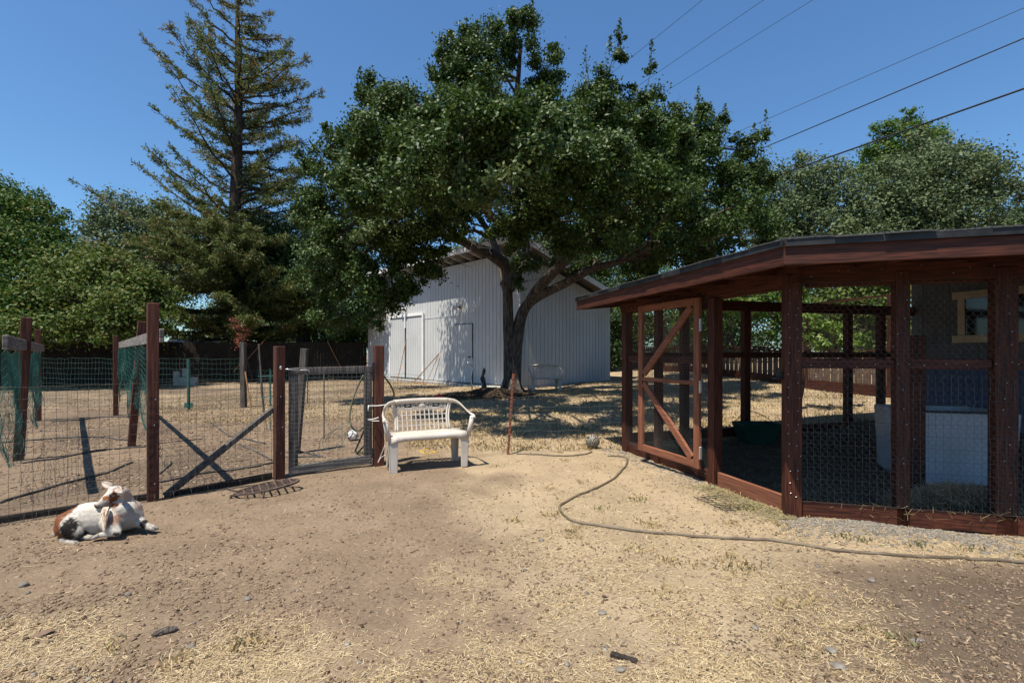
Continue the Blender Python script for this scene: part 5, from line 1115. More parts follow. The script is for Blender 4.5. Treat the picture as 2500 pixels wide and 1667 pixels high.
def redwood():
    Y = 25.; X = (572-CX)/F*Y; B = gp(X, Y); t = thing('redwood_tree', 'tall sparse conifer with upswept branches and bushy skirt', 'tree', B)
    H = 21.6; tr = MB(); top = B+Vector((.25, 0, H)); tr.tube([B+Vector((.25*k/12+.06*math.sin(k), 0, H*k/12)) for k in range(13)], [.45*(1-k/12.6)+.03 for k in range(13)], 10)
    CS, DS, LS, BR_ = [], [], [], []
    def branch(z, az, length, rise, dens, droop, brown):
        o = B+Vector((.25*z/H, 0, z)); d = Vector((math.cos(az), math.sin(az), 0)); pts = []; n = 7
        for i in range(n+1):
            q = i/n; pts.append(o+d*(length*q)+Vector((0, 0, length*(rise*q*(.55+.45*q)-droop*q*(1-.6*q))))+Vector((random.gauss(0, .05), random.gauss(0, .05), random.gauss(0, .04))))
        tr.tube(pts, [.012+(.03+.008*length)*(1-i/n) for i in range(n+1)], 5, False)
        nt_ = int(dens*length)
        for k in range(nt_):
            q = .08+.92*random.random()**.75; i = min(int(q*n), n-1); p = pts[i].lerp(pts[i+1], q*n-i); ax = (pts[i+1]-pts[i]).normalized()
            side = ax.cross(Vector((0, 0, 1))).normalized()*random.choice((-1, 1)); l = random.uniform(.3, .8)*(.35+.75*math.sin(PI*min(1, q*.75+.15)))*(.6+.07*length)
            td = (ax*random.uniform(.3, .9)+side*random.uniform(.3, 1)+Vector((0, 0, random.uniform(-.35, .35)-droop*.6))).normalized()
            m = int(9+22*l); f = RNG.random(m); c = np.array(p)+np.array(td)*(f*l)[:, None]+RNG.normal(0, .035, (m, 3))
            dd_ = np.array(td)*.8+RNG.normal(0, .55, (m, 3)); dd_[:, 2] -= .15+droop*.5
            CS.append(c); DS.append(dd_); LS.append(RNG.uniform(.09, .2, m)); BR_.append(np.full(m, random.random() < brown))
    z = 1.2
    # sides seen in the picture, left and right, then filled all round
    for z in np.arange(7.8, 21.2, .33):
        u_ = (z-7.8)/(H-7.8); base = 4.4*(1-u_**3)+.3
        for _ in range(3 if z < 17 else 2):
            az = random.uniform(0, 2*PI); ln = base*random.uniform(.55, 1.0)*(1.0 if math.cos(az) > 0 else .96); branch(z-ln*.15, az, ln, (.52 if math.cos(az) < 0 else .28)+random.gauss(0, .12)+.2*u_, 12, .05, .18+.25*u_)
    for z in np.arange(2.2, 8.2, .27):
        base = 6.4-.35*abs(z-4.6)*(1.0 if z < 4.6 else 1.05)
        for _ in range(4):
            az = random.uniform(0, 2*PI); ln = base*random.uniform(.5, 1.0); branch(z, az, ln, .16+random.gauss(0, .09), 19, .30, .14)
    # two long bare-tipped boughs reaching left
    branch(6.3, PI+.2, 7.4, .50, 7, .02, .3); branch(8.0, PI-.1, 5.6, .62, 7, .0, .3); branch(5.6, PI+.25, 7.6, .22, 8, .05, .5)
    tr.build('trunk', M['bark2'], t, smooth=True); C = np.concatenate(CS); D = np.concatenate(DS); L = np.concatenate(LS); bm_ = np.concatenate(BR_)
    sprays('crown', C[~bm_], D[~bm_], L[~bm_]*1.1, L[~bm_]*.30, M['redwoodleaf'], t); sprays('browned_foliage', C[bm_], D[bm_], L[bm_]*1.1, L[bm_]*.30, M['redwoodbrown'], t)
redwood()
def tree(name, label, cat, base, clumps, mat, leaf, dens, trunk_r=.2, bark='bark', sub=.4, elong=1.7, fork=.35, group=None, shell=.45):
    """clumps in absolute coordinates (x,y,z,r[,rz])"""
    B = gp(*base); t = thing(name, label, cat, B, group); mb = MB(); cl = []
    cx_ = np.mean([c[0] for c in clumps]); cy_ = np.mean([c[1] for c in clumps]); zt = max(c[2] for c in clumps)
    fk = B.lerp(Vector((cx_, cy_, zt)), fork); mid = B.lerp(fk, .5)+Vector((random.gauss(0, .1), 0, 0))
    mb.tube(spline([B-Vector((0, 0, .1)), mid, fk], 4), list(np.linspace(trunk_r*1.3, trunk_r*.7, 9)), 8)
    for c in clumps:
        rz = c[4] if len(c) > 4 else c[3]*.8; cl.append((c[0], c[1], c[2], c[3], c[3], rz)); q = Vector(c[:3])
        src = fk if q.z > fk.z else B.lerp(fk, .75); pts = limb_to(mb, src, q, trunk_r*.45, .015)
        for _ in range(4):
            v = Vector((random.gauss(0, 1), random.gauss(0, 1), random.gauss(.2, .8))).normalized(); limb_to(mb, pts[random.randint(3, 6)], q+v*c[3]*.85, .03, .008, 4)
    mb.build('trunk', M[bark], t, smooth=True); pc, pd = blob_points(cl, dens, sub, shell); leaves('crown', pc, leaf, M[mat], t, pd, elong); return t
def rc(cs):  # clumps given as (u,v,Y,r_px) -> absolute
    o = []
    for u, v, Y, r in cs: p = P(u, v, Y); o.append((p.x, p.y, max(p.z, .3), r/F*Y))
    return o
tree('broadleaf_tree', 'deep green leafy tree at the left edge over the fence', 'tree', (-25.5, 23.2), rc([(20,520,22,75),(90,540,22,60),(-60,500,23,100),(60,600,21,85),(130,590,22,50),(-40,640,20,110),(70,690,19.5,90),(10,760,18.5,85),(150,650,21,60),(-120,700,20,130),(0,470,22.5,50),(100,490,23,30),(150,535,23.5,24),(-130,560,23,120),(120,760,18.6,65),(-90,780,18,90),(40,800,17.6,50),(-200,640,21,140)]), 'leftleaf', .14, 2000, .22, sub=.5)
tree('broadleaf_tree', 'yellowish green tree drooping over the plank fence left of the conifer', 'tree', (-20.2, 23.6), rc([(190,670,20,80),(260,690,19.5,80),(220,750,18.5,80),(300,760,18,75),(330,700,19.5,65),(170,790,17.8,58),(270,806,17.6,44),(345,780,18.4,50),(110,800,17.6,50),(210,640,21,55),(60,806,17.4,55),(380,720,20,55),(390,790,19.5,38),(130,720,18.5,70),(280,640,20,40)]), 'oliveleaf', .14, 2000, .18, sub=.5)
tree('oak_tree', 'distant rusty tinted oak rising left behind the conifer', 'tree', (-26.5, 32), rc([(300,520,32,62),(345,560,32,75),(250,560,32,45),(270,610,31.5,65),(340,640,31,80),(400,540,33,70),(225,620,31.5,38),(240,530,32,28),(190,640,31,40),(440,600,33,90),(400,690,32,90)]), 'liveoak', .19, 1000, .3, sub=.6)
tree('oak_tree', 'shaded dark oak between the conifer and the big oak', 'tree', (-11.6, 26.8), rc([(720,590,26,85),(790,600,25,75),(660,640,25.5,75),(740,670,24.5,65),(820,660,24,75),(690,700,24,45),(640,560,27,60),(770,540,27,60),(850,600,25,75),(800,715,23.5,45),(600,700,25,70),(870,700,23.5,65),(850,760,23,45),(900,760,23,40),(820,800,23.6,30),(700,640,28,70),(560,640,27,80),(640,740,25,32)]), 'darkleaf', .15, 1800, .38, sub=.55, fork=.5)
tree('shrub', 'bright green shrub over the plank fence beside the barn', 'shrub', (-9.6, 27), rc([(800,800,27,50),(850,770,27,55),(830,830,26.5,45),(870,820,26.6,40),(785,840,26.8,35)]), 'brightleaf', .15, 1600, .06, sub=.4)
tree('broadleaf_tree', 'hazy green tree far behind between the trunks', 'tree', (-26, 55), rc([(690,780,55,50),(640,790,52,50),(730,820,55,40),(600,760,56,60),(540,790,50,60),(660,830,50,40),(700,850,48,40)]), 'liveoak', .3, 700, .3, sub=.9)
tree('broadleaf_tree', 'treetop showing above the barn roof through the oak', 'tree', (-1.2, 33), rc([(1215,590,33,42),(1170,610,33,38),(1240,560,33,40),(1120,620,33,32),(1260,620,33,60),(1330,600,34,70),(1080,640,34,40)]), 'liveoak', .19, 1200, .25, sub=.5)
tree('shrub', 'dark shrub behind the right corner of the barn', 'shrub', (4.9, 25.6), rc([(1440,760,24.5,55),(1480,700,25,60),(1420,690,26,60),(1500,790,24,42),(1450,640,26.5,60),(1520,720,25,50),(1460,830,24,40),(1380,640,27,60),(1510,850,24,34),(1545,835,24,34),(1500,880,24,26),(1580,800,24,40)]), 'darkleaf', .16, 1500, .12, sub=.45)
tree('broadleaf_tree', 'sunny yellow green tree right of the barn roof', 'tree', (6.2, 31), rc([(1400,620,31,60),(1450,580,31,65),(1520,640,30,60),(1560,590,31,70),(1370,660,30,45),(1500,550,32,70),(1600,680,30,70),(1430,690,29.5,50)]), 'brightleaf', .17, 1100, .25, sub=.5)
belt = [(-62,58,'brightleaf','far leafy tree behind the left trees, leftmost'),(-46,52,'liveoak','far grey green tree behind the rusty oak'),(-33,60,'darkleaf','far dark tree behind the conifer skirt'),(-19,58,'oliveleaf','far olive tree in the gap left of the barn'),(-6,55,'darkleaf','far dark tree hidden behind the barn roof'),(9,58,'oliveleaf','far olive tree behind the right barn corner'),(23,52,'darkleaf','far dark tree behind the picket fence shrubs'),(36,48,'liveoak','far pale oak behind the large live oak'),(47,40,'oliveleaf','far olive tree past the hen house')]
for bx, by, mt, lab in belt:
    cs = [(bx+RNG.uniform(-6, 6), by+RNG.uniform(-2, 2), RNG.uniform(1.2, 7.5), RNG.uniform(2., 3.)) for _ in range(13)]
    tree('broadleaf_tree', lab, 'tree', (bx, by), cs, mt, .3, 420, .3, sub=.9)
hedge = [((8.7, 24.5), [(1560,760,24,50),(1590,700,24.5,60),(1620,780,23.5,50),(1545,820,24,40),(1640,720,24,55)], 'oliveleaf', 'olive green hedge shrub farthest along the picket fence'),
 ((9.9, 20), [(1700,720,20,65),(1660,760,20.5,55),(1740,780,19.5,55),(1690,800,20,45),(1750,690,20,60),(1780,740,19,50)], 'brightleaf', 'bright green shrub behind the picket fence seen past the open door'),
 ((10.8, 16.5), [(1860,740,17,75),(1900,690,17,80),(1830,690,17.5,60),(1880,800,16.5,55),(1940,760,16.5,65),(1970,700,17,70)], 'brightleaf', 'lush green shrub behind the picket fence left of the front corner post'),
 ((12.2, 13.5), [(2060,740,14,90),(2130,700,14,90),(2040,680,14.5,80),(2110,790,13.6,70),(2200,740,13.6,90),(2180,680,14,80)], 'oliveleaf', 'dense olive shrub behind the picket fence near the hen house')]
for base, cs, mt, lab in hedge: tree('shrub', lab, 'shrub', base, rc(cs), mt, .12, 1500, .07, sub=.4, group=None)
tree('live_oak', 'pale green live oak above the coop roof left part', 'tree', (14.6, 24.5), rc([(1930,470,24,70),(1980,440,24,65),(1900,540,23.5,75),(1970,540,23.5,80),(2040,500,24,80),(1890,430,25,40),(1960,395,24.5,28),(2045,420,24.5,40),(1920,610,23.5,80),(2040,600,23,90),(2090,560,24,60),(1870,600,24,60)]), 'liveoak', .15, 1600, .35, sub=.45)
tree('live_oak', 'large pale live oak above the coop roof at right', 'tree', (20, 23.5), rc([(2180,450,23.5,85),(2260,420,23.5,85),(2330,440,23,85),(2400,450,23,62),(2450,460,23,40),(2230,520,23,95),(2320,530,22.6,90),(2400,530,23,55),(2290,370,24,45),(2380,380,24,42),(2430,400,23.5,32),(2140,520,23,80),(2200,590,22.8,85),(2310,600,22.6,85),(2480,475,23,24),(2250,340,24.5,30),(2130,590,23,70),(2420,590,23,60)]), 'liveoak', .15, 1600, .4, sub=.45)
tree('broadleaf_tree', 'darker pointed tree rising behind the pale live oaks', 'tree', (19.6, 27.5), rc([(2150,380,27,55),(2190,340,27,50),(2210,300,27,30),(2215,275,27,16),(2250,340,27,45),(2120,420,27,50),(2290,330,27,26),(2150,320,27,28),(2230,400,27,60)]), 'brightleaf', .15, 1600, .25, sub=.4)
tree('broadleaf_tree', 'far wooded crown at the right edge above the roof', 'tree', (55, 50), rc([(2480,545,50,40),(2520,530,50,50),(2440,560,52,32),(2570,540,50,60)]), 'darkleaf', .3, 900, .4, sub=.8)
def sapling():
    B = gp(6.25, 10.4); t = thing('fruit_sapling', 'young fruit tree with yellow green leaves behind the coop', 'tree', B); mb = MB()
    q = lambda u, v, Y=10.2: P(u, v, Y)
    tk = spline([B, q(1960, 940, 10.4), q(1958, 880, 10.3), q(1966, 800, 10.2)], 4); mb.tube(tk, np.linspace(.05, .02, len(tk)), 7)
    cs = [(1990,800,30),(2020,790,28),(2040,815,26),(2010,835,24),(1975,770,22),(2080,820,18),(2092,845,18),(2100,860,10),(2060,840,22),(1975,820,22),(1950,790,20)]
    cl = [];
    for u, v, r in cs: p = q(u, v, 10.0+random.uniform(-.2, .2)); limb_to(mb, tk[-1-random.randint(0, 4)], p, .014, .005, 4); rr = r/F*10.1; cl.append((p.x, p.y, p.z, rr, rr, rr*.8))
    mb.build('trunk', M['bark2'], t, smooth=True); pc, pd = blob_points(cl, 4500, .18, .2); leaves('crown', pc, .10, M['sapleaf'], t, pd, 2.8, .1)
sapling()
def deadbush():
    B = gp(-12.6, 23.1); t = thing('dead_bush', 'reddish dried branch cluster hanging over the plank fence', 'bush', B); mb = MB(); cl = []
    for u, v, r in ((580, 820, 18), (570, 800, 16), (590, 840, 16), (575, 780, 12), (600, 805, 14)): p = P(u, v, 21.2); cl.append((p.x, p.y, p.z, r/F*21.2, .25, r/F*21.2)); limb_to(mb, P(585, 770, 22), p, .03, .01)
    mb.tube([B, P(590, 830, 22.2), P(585, 770, 22)], [.05, .04, .03], 6); mb.build('stem', M['bark2'], t); pc, pd = blob_points(cl, 2200, .25, .1); tag(leaves('twigs', pc, .10, M['pinkbush'], t, pd, 4, -.2), kind='stuff')
deadbush()

# ------------------------------------------------------------------ vehicles behind the plank fence, pole, power lines
def truck():
    Y = 26.2; X = (460-CX)/F*Y; g = gzf(X, Y); t = thing('pickup_truck', 'dark pickup truck cab showing just above the plank fence', 'truck', (X, Y, g)); z0 = g+.15
    hw = .98
    def loft(name, secs, mat, par, smooth=False):
        vs = []; fs = []; n = len(secs[0])
        for s_ in secs: vs += [Vector((X+a, Y+b, z0+c)) for a, b, c in s_]
        for i in range(len(secs)-1):
            for j in range(n): j2 = (j+1) % n; fs.append((i*n+j, i*n+j2, (i+1)*n+j2, (i+1)*n+j))
        fs.append(tuple(range(n))[::-1]); fs.append(tuple(range((len(secs)-1)*n, len(secs)*n))); return MB().add(vs, fs).build(name, mat, par, bevel=.03)
    ring = lambda y, zb, zt, w_, wt: [(-w_, y, zb), (w_, y, zb), (w_, y, (zb+zt)*.55), (wt, y, zt), (-wt, y, zt), (-w_, y, (zb+zt)*.55)]
    loft('body', [ring(-2.6, .45, 1.0, .9, .85), ring(-2.3, .4, 1.15, hw, .92), ring(-.9, .4, 1.3, hw, .95), ring(2.6, .4, 1.3, hw, .95)], M['truck'], t)
    loft('cab', [ring(-1.0, 1.25, 1.35, .94, .9), ring(-.25, 1.25, 2.06, .94, .76), ring(1.1, 1.25, 2.1, .94, .76), ring(1.35, 1.25, 1.35, .94, .9)], M['truck'], t)
    vs = [Vector((X+a, Y+b, z0+c)) for a, b, c in ((-.86, -.99, 1.38), (.86, -.99, 1.38), (.70, -.30, 2.0), (-.70, -.30, 2.0))]; vs += [v+Vector((0, -.012, .012)) for v in vs]
    MB().add(vs, [(3,2,1,0),(4,5,6,7),(0,1,5,4),(1,2,6,5),(2,3,7,6),(3,0,4,7)]).build('windshield', M['glass'], t)
    mb = MB()
    for sx in (-1, 1): mb = MB().tube(spline([(X+sx*.95, Y-1.02, z0+1.36), (X+sx*.86, Y-.6, z0+1.75), (X+sx*.74, Y-.28, z0+2.05), (X+sx*.5, Y-.25, z0+2.09)], 4), .03, 6); mb.build('pillar_trim', M['steel'], t, smooth=True)
    for sx in (-1, 1):
        for y in (-1.7, 1.7):
            wv = MB().tube([(X+sx*.78, Y+y, z0+.25), (X+sx*1.0, Y+y, z0+.25)], .38, 16).build('wheel', M['rubber'], t); MB().tube([(X+sx*.99, Y+y, z0+.25), (X+sx*1.012, Y+y, z0+.25)], .2, 12).build('rim', M['steel'], wv)
        MB().ell((X+sx*.68, Y-2.55, z0+.85), (.16, .06, .1), None, 10, 6).build('headlight', M['barnwhite'], t, smooth=True)
truck()
def van():
    Y = 24.2; X = (135-CX)/F*Y; g = gzf(X, Y); t = thing('parked_car', 'white car roof glimpsed over the plank fence at left', 'car', (X, Y, g))
    def b(name, c, sz, mat, par, bev): return MB().box((X+c[0], Y+c[1], g+c[2]), sz).build(name, mat, par, bevel=bev)
    b('body', (0, 0, .85), (4.2, 1.8, .95), M['whitecar'], t, .15); b('cabin', (.1, 0, 1.62), (2.4, 1.6, .62), M['glass'], t, .12); b('roof', (.1, 0, 1.98), (2.35, 1.6, .12), M['whitecar'], t, .05)
    for x in (-1.3, 1.3):
        for y in (-.85, .85): MB().tube([(X+x, Y+y-.1, g+.34), (X+x, Y+y+.1, g+.34)], .34, 14).build('wheel', M['rubber'], t)
van()
p = P(727, 834, 29); MB_ = MB(); MB_.tube([gp(p.x, 29), (p.x, 29, 3.35)], .05, 7); MB_.bar((p.x-.35, 29, 3.35), (p.x+.25, 29, 3.35), .06, .06); tag(MB_.build('metal_pole', M['greenpost']), 'thin metal pole with short crossbar beyond the plank fence', 'pole')
def line(name, a, b, r, label, sag=.25):
    d = (b-a); pts = []
    A_, B2 = a-d*1.6, a+d*16
    for k in range(41):
        t_ = k/40; t_ = t_**1.5; p = A_.lerp(B2, t_); pts.append(p)
    tag(MB().tube(pts, r, 6).build(name, M['wire'], smooth=True), label, 'cable', 'overhead lines crossing the sky')
line('power_line', P(2500, 217, 9.98), P(1885, 433, 15), .021, 'thickest overhead cable, lowest in the sky at right')
line('power_line', P(2500, 94, 10.2), P(1879, 355, 15.4), .014, 'medium black overhead cable above the thickest one')
line('power_line', P(2500, 20, 10.4), P(1758, 341, 16.8), .0065, 'thin overhead wire starting in the top right corner')
line('power_line', P(1985, 0, 11.5), P(1644, 212, 15.26), .005, 'rightmost of the three hair thin wires at top')
line('power_line', P(1865, 0, 11.5), P(1592, 187, 14.7), .005, 'middle of the three hair thin wires at top')
line('power_line', P(1716, 0, 11.5), P(1541, 141, 13.75), .005, 'leftmost of the three hair thin wires at top')

# ------------------------------------------------------------------ goat
def goat():
    D0 = 3.78
    def g(cx, cy, ly): return P(100+cx/7.127, 1150+cy/7.127, D0+ly)
    px = 1/7.127/F*D0
    root = thing('goat', 'white and brown bearded goat lying on the soil looking left', 'goat', gp(-3.3, 3.8))
    mb = MB()
    def cap(a, b, ra, rb, n=7, sq=1.0):
        a, b = Vector(a), Vector(b)
        for i in range(n+1):
            t = i/n; r = ra+(rb-ra)*t; mb.ell(a.lerp(b, t), (r, r*sq, r), None, 14, 9)
    def chain(pts, rs, sq=1.0):
        for i in range(len(pts)-1): cap(pts[i], pts[i+1], rs[i]*px, rs[i+1]*px, 6, sq)
    # trunk
    chain([g(470, 960, -.02), g(600, 880, -.01), g(820, 830, .03), g(1080, 800, .05), g(1320, 790, .07), g(1470, 790, .08)], [185, 235, 285, 280, 265, 235], 1.0)
    chain([g(700, 640, .03), g(1000, 620, .07), g(1300, 640, .10), g(1560, 640, .13)], [75, 95, 110, 110])
    chain([g(1440, 760, .05), g(1600, 800, .08), g(1660, 880, .08)], [250, 160, 90])
    chain([g(1500, 560, .13), g(1640, 640, .15), g(1690, 780, .14)], [110, 105, 85])
    # belly resting on the soil
    chain([g(700, 960, -.02), g(1000, 960, .02), g(1250, 930, .04)], [165, 165, 150])
    # near hind leg: thigh, hock, foot
    chain([g(430, 860, -.07), g(520, 960, -.11), g(610, 1060, -.12)], [140, 150, 105]); chain([g(610, 1060, -.12), g(480, 1130, -.13), g(385, 1195, -.13)], [95, 66, 48])
    chain([g(385, 1205, -.13), g(460, 1218, -.14), g(545, 1235, -.15)], [46, 42, 44])
    # near foreleg folded
    chain([g(1190, 880, -.06), g(1230, 980, -.10), g(1330, 1065, -.12)], [135, 110, 60]); chain([g(1330, 1068, -.12), g(1180, 1085, -.12), g(1040, 1110, -.12)], [55, 48, 42])
    # far hind foot showing under the belly
    chain([g(640, 1110, -.04), g(690, 1160, -.08), g(760, 1150, -.09)], [60, 42, 36])
    # far foreleg stretched forward
    chain([g(1640, 800, .08), g(1720, 880, .07), g(1800, 925, .06), g(1880, 965, .055)], [100, 82, 62, 52])
    # neck
    chain([g(1530, 740, .08), g(1480, 600, .08), g(1430, 470, .07), g(1390, 380, .05)], [175, 140, 112, 98], .8)
    chain([g(1600, 650, .11), g(1520, 480, .09), g(1440, 350, .06)], [90, 85, 75], .8)
    # head
    chain([g(1370, 370, .04), g(1270, 400, .015), g(1160, 480, -.01), g(1050, 560, -.03), g(985, 600, -.04)], [112, 118, 92, 66, 50], .72)
    chain([g(1330, 520, .04), g(1230, 560, .015), g(1100, 610, -.01), g(1010, 630, -.03)], [80, 74, 50, 34], .62)
    chain([g(1240, 335, .015), g(1330, 320, .04)], [75, 72], .8)
    # brow and nostril bumps
    chain([g(1215, 395, -.035), g(1250, 385, -.03)], [34, 32]); chain([g(955, 590, -.05), g(985, 585, -.055)], [30, 26])
    cap(g(1350, 650, .0), g(1440, 700, .0), 95*px, 120*px, 4); cap(g(1300, 720, -.01), g(1420, 640, .03), 70*px, 110*px, 4)
    cap(g(1365, 610, -.02), g(1400, 660, -.02), 62*px, 80*px, 4)
    # tail
    chain([g(300, 1010, .0), g(255, 1070, .0), g(245, 1110, -.01)], [50, 42, 26])
    zmin = gzf(-3.3, 3.8)
    o = mb.build('body', None, root)
    r = o.modifiers.new('r', 'REMESH'); r.mode = 'VOXEL'; r.voxel_size = .0062; sm_ = o.modifiers.new('s', 'SMOOTH'); sm_.iterations = 9; sm_.factor = .5
    dg = bpy.context.evaluated_depsgraph_get(); me = bpy.data.meshes.new_from_object(o.evaluated_get(dg)); o.modifiers.clear(); old = o.data; o.data = me; bpy.data.meshes.remove(old)
    me.polygons.foreach_set('use_smooth', [True]*len(me.polygons)); me.name = 'body'
    nv = len(me.vertices); V = np.zeros(nv*3, np.float32); me.vertices.foreach_get('co', V); V = V.reshape(-1, 3); W = V+np.array(root.location)
    # keep everything above the soil
    low = gtop(W[:, 0], W[:, 1])-.012; k = W[:, 2] < low; V[k, 2] += (low-W[:, 2])[k]; me.vertices.foreach_set('co', V.ravel()); me.update(); W = V+np.array(root.location)
    N = np.zeros(nv*3, np.float32); me.vertices.foreach_get('normal', N); N = N.reshape(-1, 3)
    jit = .35*(vnoise(W[:, 0]*1+W[:, 1], W[:, 2], .03, 5)-.5)+.45*(vnoise(W[:, 0]+W[:, 1]*.5, W[:, 2]-W[:, 0]*.4, .011, 7)-.5)
    col = np.tile(np.array([.52, .475, .42]), (nv, 1))+((vnoise(W[:, 0], W[:, 2], .07, 8)-.5)*.12)[:, None]
    def patch(c, r, colr, soft=.35, amt=1):
        d = np.sqrt((((W-np.array(c))/np.array(r))**2).sum(1))+jit*.9; a = (sm(1+soft*.5, 1-soft*.5, d)*amt)[:, None]; col[:] = col*(1-a)+np.array(colr)*a
    bro, dk, gr = (.25, .095, .035), (.015, .012, .010), (.22, .18, .155)
    R = lambda a, b, c=300: (a*px, c*px, b*px)
    patch(g(395, 900, -.06), R(180, 255, 420), (.19, .068, .027)); patch(g(560, 690, .0), R(125, 95, 300), (.19, .07, .028), .5); patch(g(340, 1080, -.05), R(120, 130, 300), (.21, .078, .03))
    patch(g(530, 1000, -.13), R(115, 165, 190), dk, .35); patch(g(640, 1090, -.1), R(120, 70, 200), dk, .5, .9); patch(g(480, 1130, -.13), R(100, 60, 130), dk, .5)
    patch(g(430, 1215, -.14), R(110, 52, 130), (.54, .50, .45), .3)
    patch(g(1285, 840, -.08), R(75, 85, 200), (.36, .17, .085), .7, .8); patch(g(1400, 790, .0), R(30, 60, 90), (.40, .30, .22), .8, .4)
    patch(g(1640, 700, .1), R(60, 160, 300), (.22, .15, .12), .9, .55); patch(g(1560, 480, .09), R(40, 150, 250), (.38, .2, .12), .8, .7); patch(g(1700, 640, .1), R(50, 80, 260), (.34, .18, .10), .8, .6); patch(g(1540, 820, .0), R(120, 190, 170), (.36, .32, .29), .9, .6)
    patch(g(1280, 515, -.03), R(118, 122, 80), (.15, .05, .017), .3); patch(g(1180, 595, -.03), R(85, 50, 80), (.15, .05, .017), .35); patch(g(1330, 330, -.0), R(65, 70, 110), (.17, .06, .024), .4); patch(g(1260, 370, -.05), R(45, 60, 90), (.07, .04, .025), .5)
    patch(g(1100, 478, -.05), R(58, 42, 110), (.28, .11, .04), .3); patch(g(1165, 480, -.05), R(28, 60, 90), (.10, .05, .03), .5)
    patch(g(1020, 590, -.05), R(110, 60, 160), (.36, .31, .28), .6, .8); patch(g(950, 605, -.05), R(40, 45, 150), (.10, .075, .07), .5); patch(g(1010, 632, -.045), R(95, 12, 120), (.06, .04, .035), .4)
    patch(g(1215, 412, -.06), R(52, 16, 70), (.04, .025, .02), .4)
    patch(g(1800, 925, .05), R(55, 75, 200), dk, .3); patch(g(1345, 1075, -.12), R(45, 30, 130), dk, .5); patch(g(1380, 1060, -.1), R(40, 50, 150), (.06, .05, .045), .6, .8)
    patch(g(1365, 655, -.05), R(80, 48, 70), (.50, .455, .40), .4)
    ca = me.color_attributes.new('coat', 'FLOAT_COLOR', 'POINT'); c4 = np.ones((nv, 4), np.float32); c4[:, :3] = np.clip(col, .01, 1); ca.data.foreach_set('color', c4.ravel())
    m = bpy.data.materials.new('goat_coat'); m.use_nodes = True; n = m.node_tree.nodes; l = m.node_tree.links; b = n['Principled BSDF']; b.inputs['Roughness'].default_value = .75; b.inputs['Specular IOR Level'].default_value = .25
    at = n.new('ShaderNodeAttribute'); at.attribute_name = 'coat'; tc = n.new('ShaderNodeTexCoord'); mp = n.new('ShaderNodeMapping'); mp.inputs['Rotation'].default_value = (0, .5, 0); mp.inputs['Scale'].default_value = (60, 160, 260)
    nz = n.new('ShaderNodeTexNoise'); nz.inputs['Scale'].default_value = 1.; nz.inputs['Detail'].default_value = 4; l.new(tc.outputs['Object'], mp.inputs[0]); l.new(mp.outputs[0], nz.inputs['Vector'])
    hs = n.new('ShaderNodeHueSaturation'); mr = n.new('ShaderNodeMapRange'); mr.inputs[1].default_value = .3; mr.inputs[2].default_value = .7; mr.inputs[3].default_value = .82; mr.inputs[4].default_value = 1.1; l.new(nz.outputs['Fac'], mr.inputs[0]); l.new(mr.outputs[0], hs.inputs['Value']); l.new(at.outputs['Color'], hs.inputs['Color']); l.new(hs.outputs[0], b.inputs['Base Color'])
    bp = n.new('ShaderNodeBump'); bp.inputs['Strength'].default_value = .5; bp.inputs['Distance'].default_value = .004; l.new(nz.outputs['Fac'], bp.inputs['Height']); l.new(bp.outputs[0], b.inputs['Normal'])
    me.materials.clear(); me.materials.append(m)
    # short fur strands lying along the body
    k = RNG.integers(0, nv, 26000); p = V[k]+np.array(root.location); nn = N[k]; c = c4[k]
    flow = np.tile(np.array([-.75, .05, -.65]), (len(k), 1)); head = p[:, 2] > float(g(0, 640, 0).z); flow[head] = [.5, .1, -.2]
    flow -= nn*(flow*nn).sum(1, keepdims=True); flow /= np.maximum(np.linalg.norm(flow, axis=1, keepdims=True), 1e-6); flow = flow+nn*.28+RNG.normal(0, .16, flow.shape)
    s_ = np.cross(flow, nn); s_ /= np.maximum(np.linalg.norm(s_, axis=1, keepdims=True), 1e-6); L = RNG.uniform(.007, .018, len(k))[:, None]; L[head] *= .5
    Vh = np.stack([p-s_*.0008, p+s_*.0008, p+flow*L], 1).reshape(-1, 3); h = np_mesh('fur', Vh, np.arange(len(Vh)).reshape(-1, 3), m, root); tag(h, kind='stuff')
    ha = h.data.color_attributes.new('coat', 'FLOAT_COLOR', 'POINT'); c[:, :3] *= RNG.uniform(.8, 1.08, (len(k), 1)); ha.data.foreach_set('color', np.repeat(np.clip(c, 0, 1), 3, axis=0).astype(np.float32).ravel())
    # ears
    def ear(base, tip, w_, nrm, name='ear', inner=None):
        base, tip = Vector(base), Vector(tip); d = tip-base; s_ = d.cross(Vector(nrm)).normalized(); nv_ = s_.cross(d).normalized(); mb2 = MB(); rows = 7
        for i in range(rows+1):
            t = i/rows; ww = w_*math.sin(PI*min(1, (t*.86+.14)))**.8*(1-.25*t); c_ = base+d*t
            for j in range(-2, 3): mb2.v.append(tuple(c_+s_*(ww*j/2)+nv_*(abs(j)/2)**2*ww*.55))
        for i in range(rows):
            for j in range(4): a = i*5+j; mb2.f.append((a, a+1, a+6, a+5))
        e = mb2.build(name, m if inner is None else inner, root, smooth=True); so_ = e.modifiers.new('t', 'SOLIDIFY'); so_.thickness = .005; return e
    eg = mk('goat_ear_skin', (.30, .24, .20), (.46, .38, .32), ns=30, rough=.8, bump=.1, bdist=.002); ed = mk('goat_near_ear_skin', (.14, .085, .06), (.42, .36, .31), ns=22, rough=.8, bump=.1, bdist=.002)
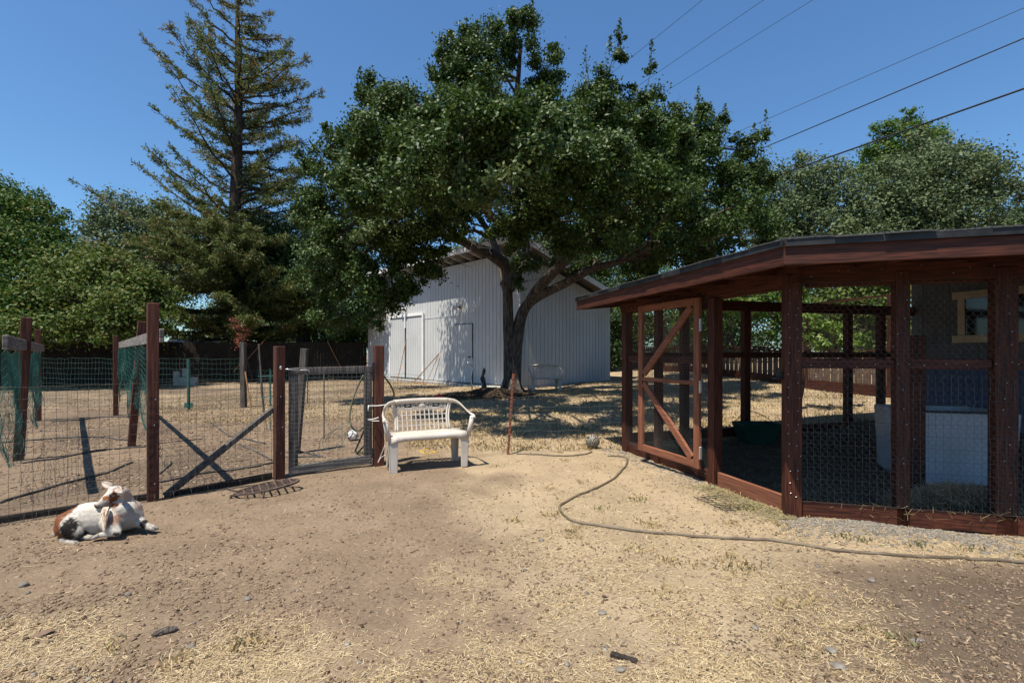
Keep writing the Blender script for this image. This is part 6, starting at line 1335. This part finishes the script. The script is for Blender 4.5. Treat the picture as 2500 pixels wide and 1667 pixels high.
    ear(g(1240, 275, .05), g(1052, 192, .06), .024, (0, -1, .5), inner=eg); ear(g(1320, 285, -.01), g(1415, 372, -.10), .026, (.5, -1, .3), inner=ed)
    # eye
    MB().ell(g(1218, 412, -.068), (.012, .008, .006), None, 10, 6).build('eye', M['black'], root, smooth=True)
    # beard: strands hanging from the chin
    bm_ = leafmat('goat_beard', [(.42, .28, .15), (.62, .52, .42), (.30, .17, .08), (.70, .64, .56)], .7, 0, .2); segs = []
    n = 700; vv = []
    for i in range(n):
        t = random.random(); a = g(1085+95*t, 625-10*t, -.06+random.uniform(-.015, .015)); e_ = g(1108+random.gauss(0, 12)+30*(t-.5), random.uniform(820, 1030) if abs(t-.5) < .4 else random.uniform(720, 930), -.155+random.gauss(0, .008)); mdl = a.lerp(e_, .5)+Vector((random.gauss(0, .004)+.012*(t-.4), -.006, 0))
        w_ = .0016; vv += [a+Vector((-w_, 0, 0)), a+Vector((w_, 0, 0)), mdl+Vector((w_, 0, 0)), mdl+Vector((-w_, 0, 0)), mdl+Vector((-w_, 0, 0)), mdl+Vector((w_, 0, 0)), e_+Vector((.0003, 0, 0)), e_-Vector((.0003, 0, 0))]
    np_mesh('beard', np.array(vv), np.arange(len(vv)).reshape(-1, 4), bm_, root)
    # hooves: two toes each
    def hoof(c, dirv, L, r_):
        c = Vector(c); d = Vector(dirv).normalized(); s_ = d.cross(Vector((0, 0, 1))).normalized(); mb2 = MB()
        for sg in (-1, 1): mb2.tube([c+s_*sg*r_*.55-d*L*.3+Vector((0, 0, r_*.25)), c+s_*sg*r_*.6+d*L*.3, c+s_*sg*r_*.75+d*L*.75-Vector((0, 0, r_*.25))], [r_*.75, r_*.72, r_*.28], 9)
        return mb2.build('hoof', M['hoof'], root, smooth=True)
    hoof(g(560, 1240, -.155), (1, -.15, -.08), .05, .021); hoof(g(1000, 1125, -.12), (-.9, -.2, -.25), .055, .022); hoof(g(800, 1150, -.095), (1, -.05, 0), .06, .020); hoof(g(1925, 985, .05), (1, -.1, -.18), .06, .024)
goat()
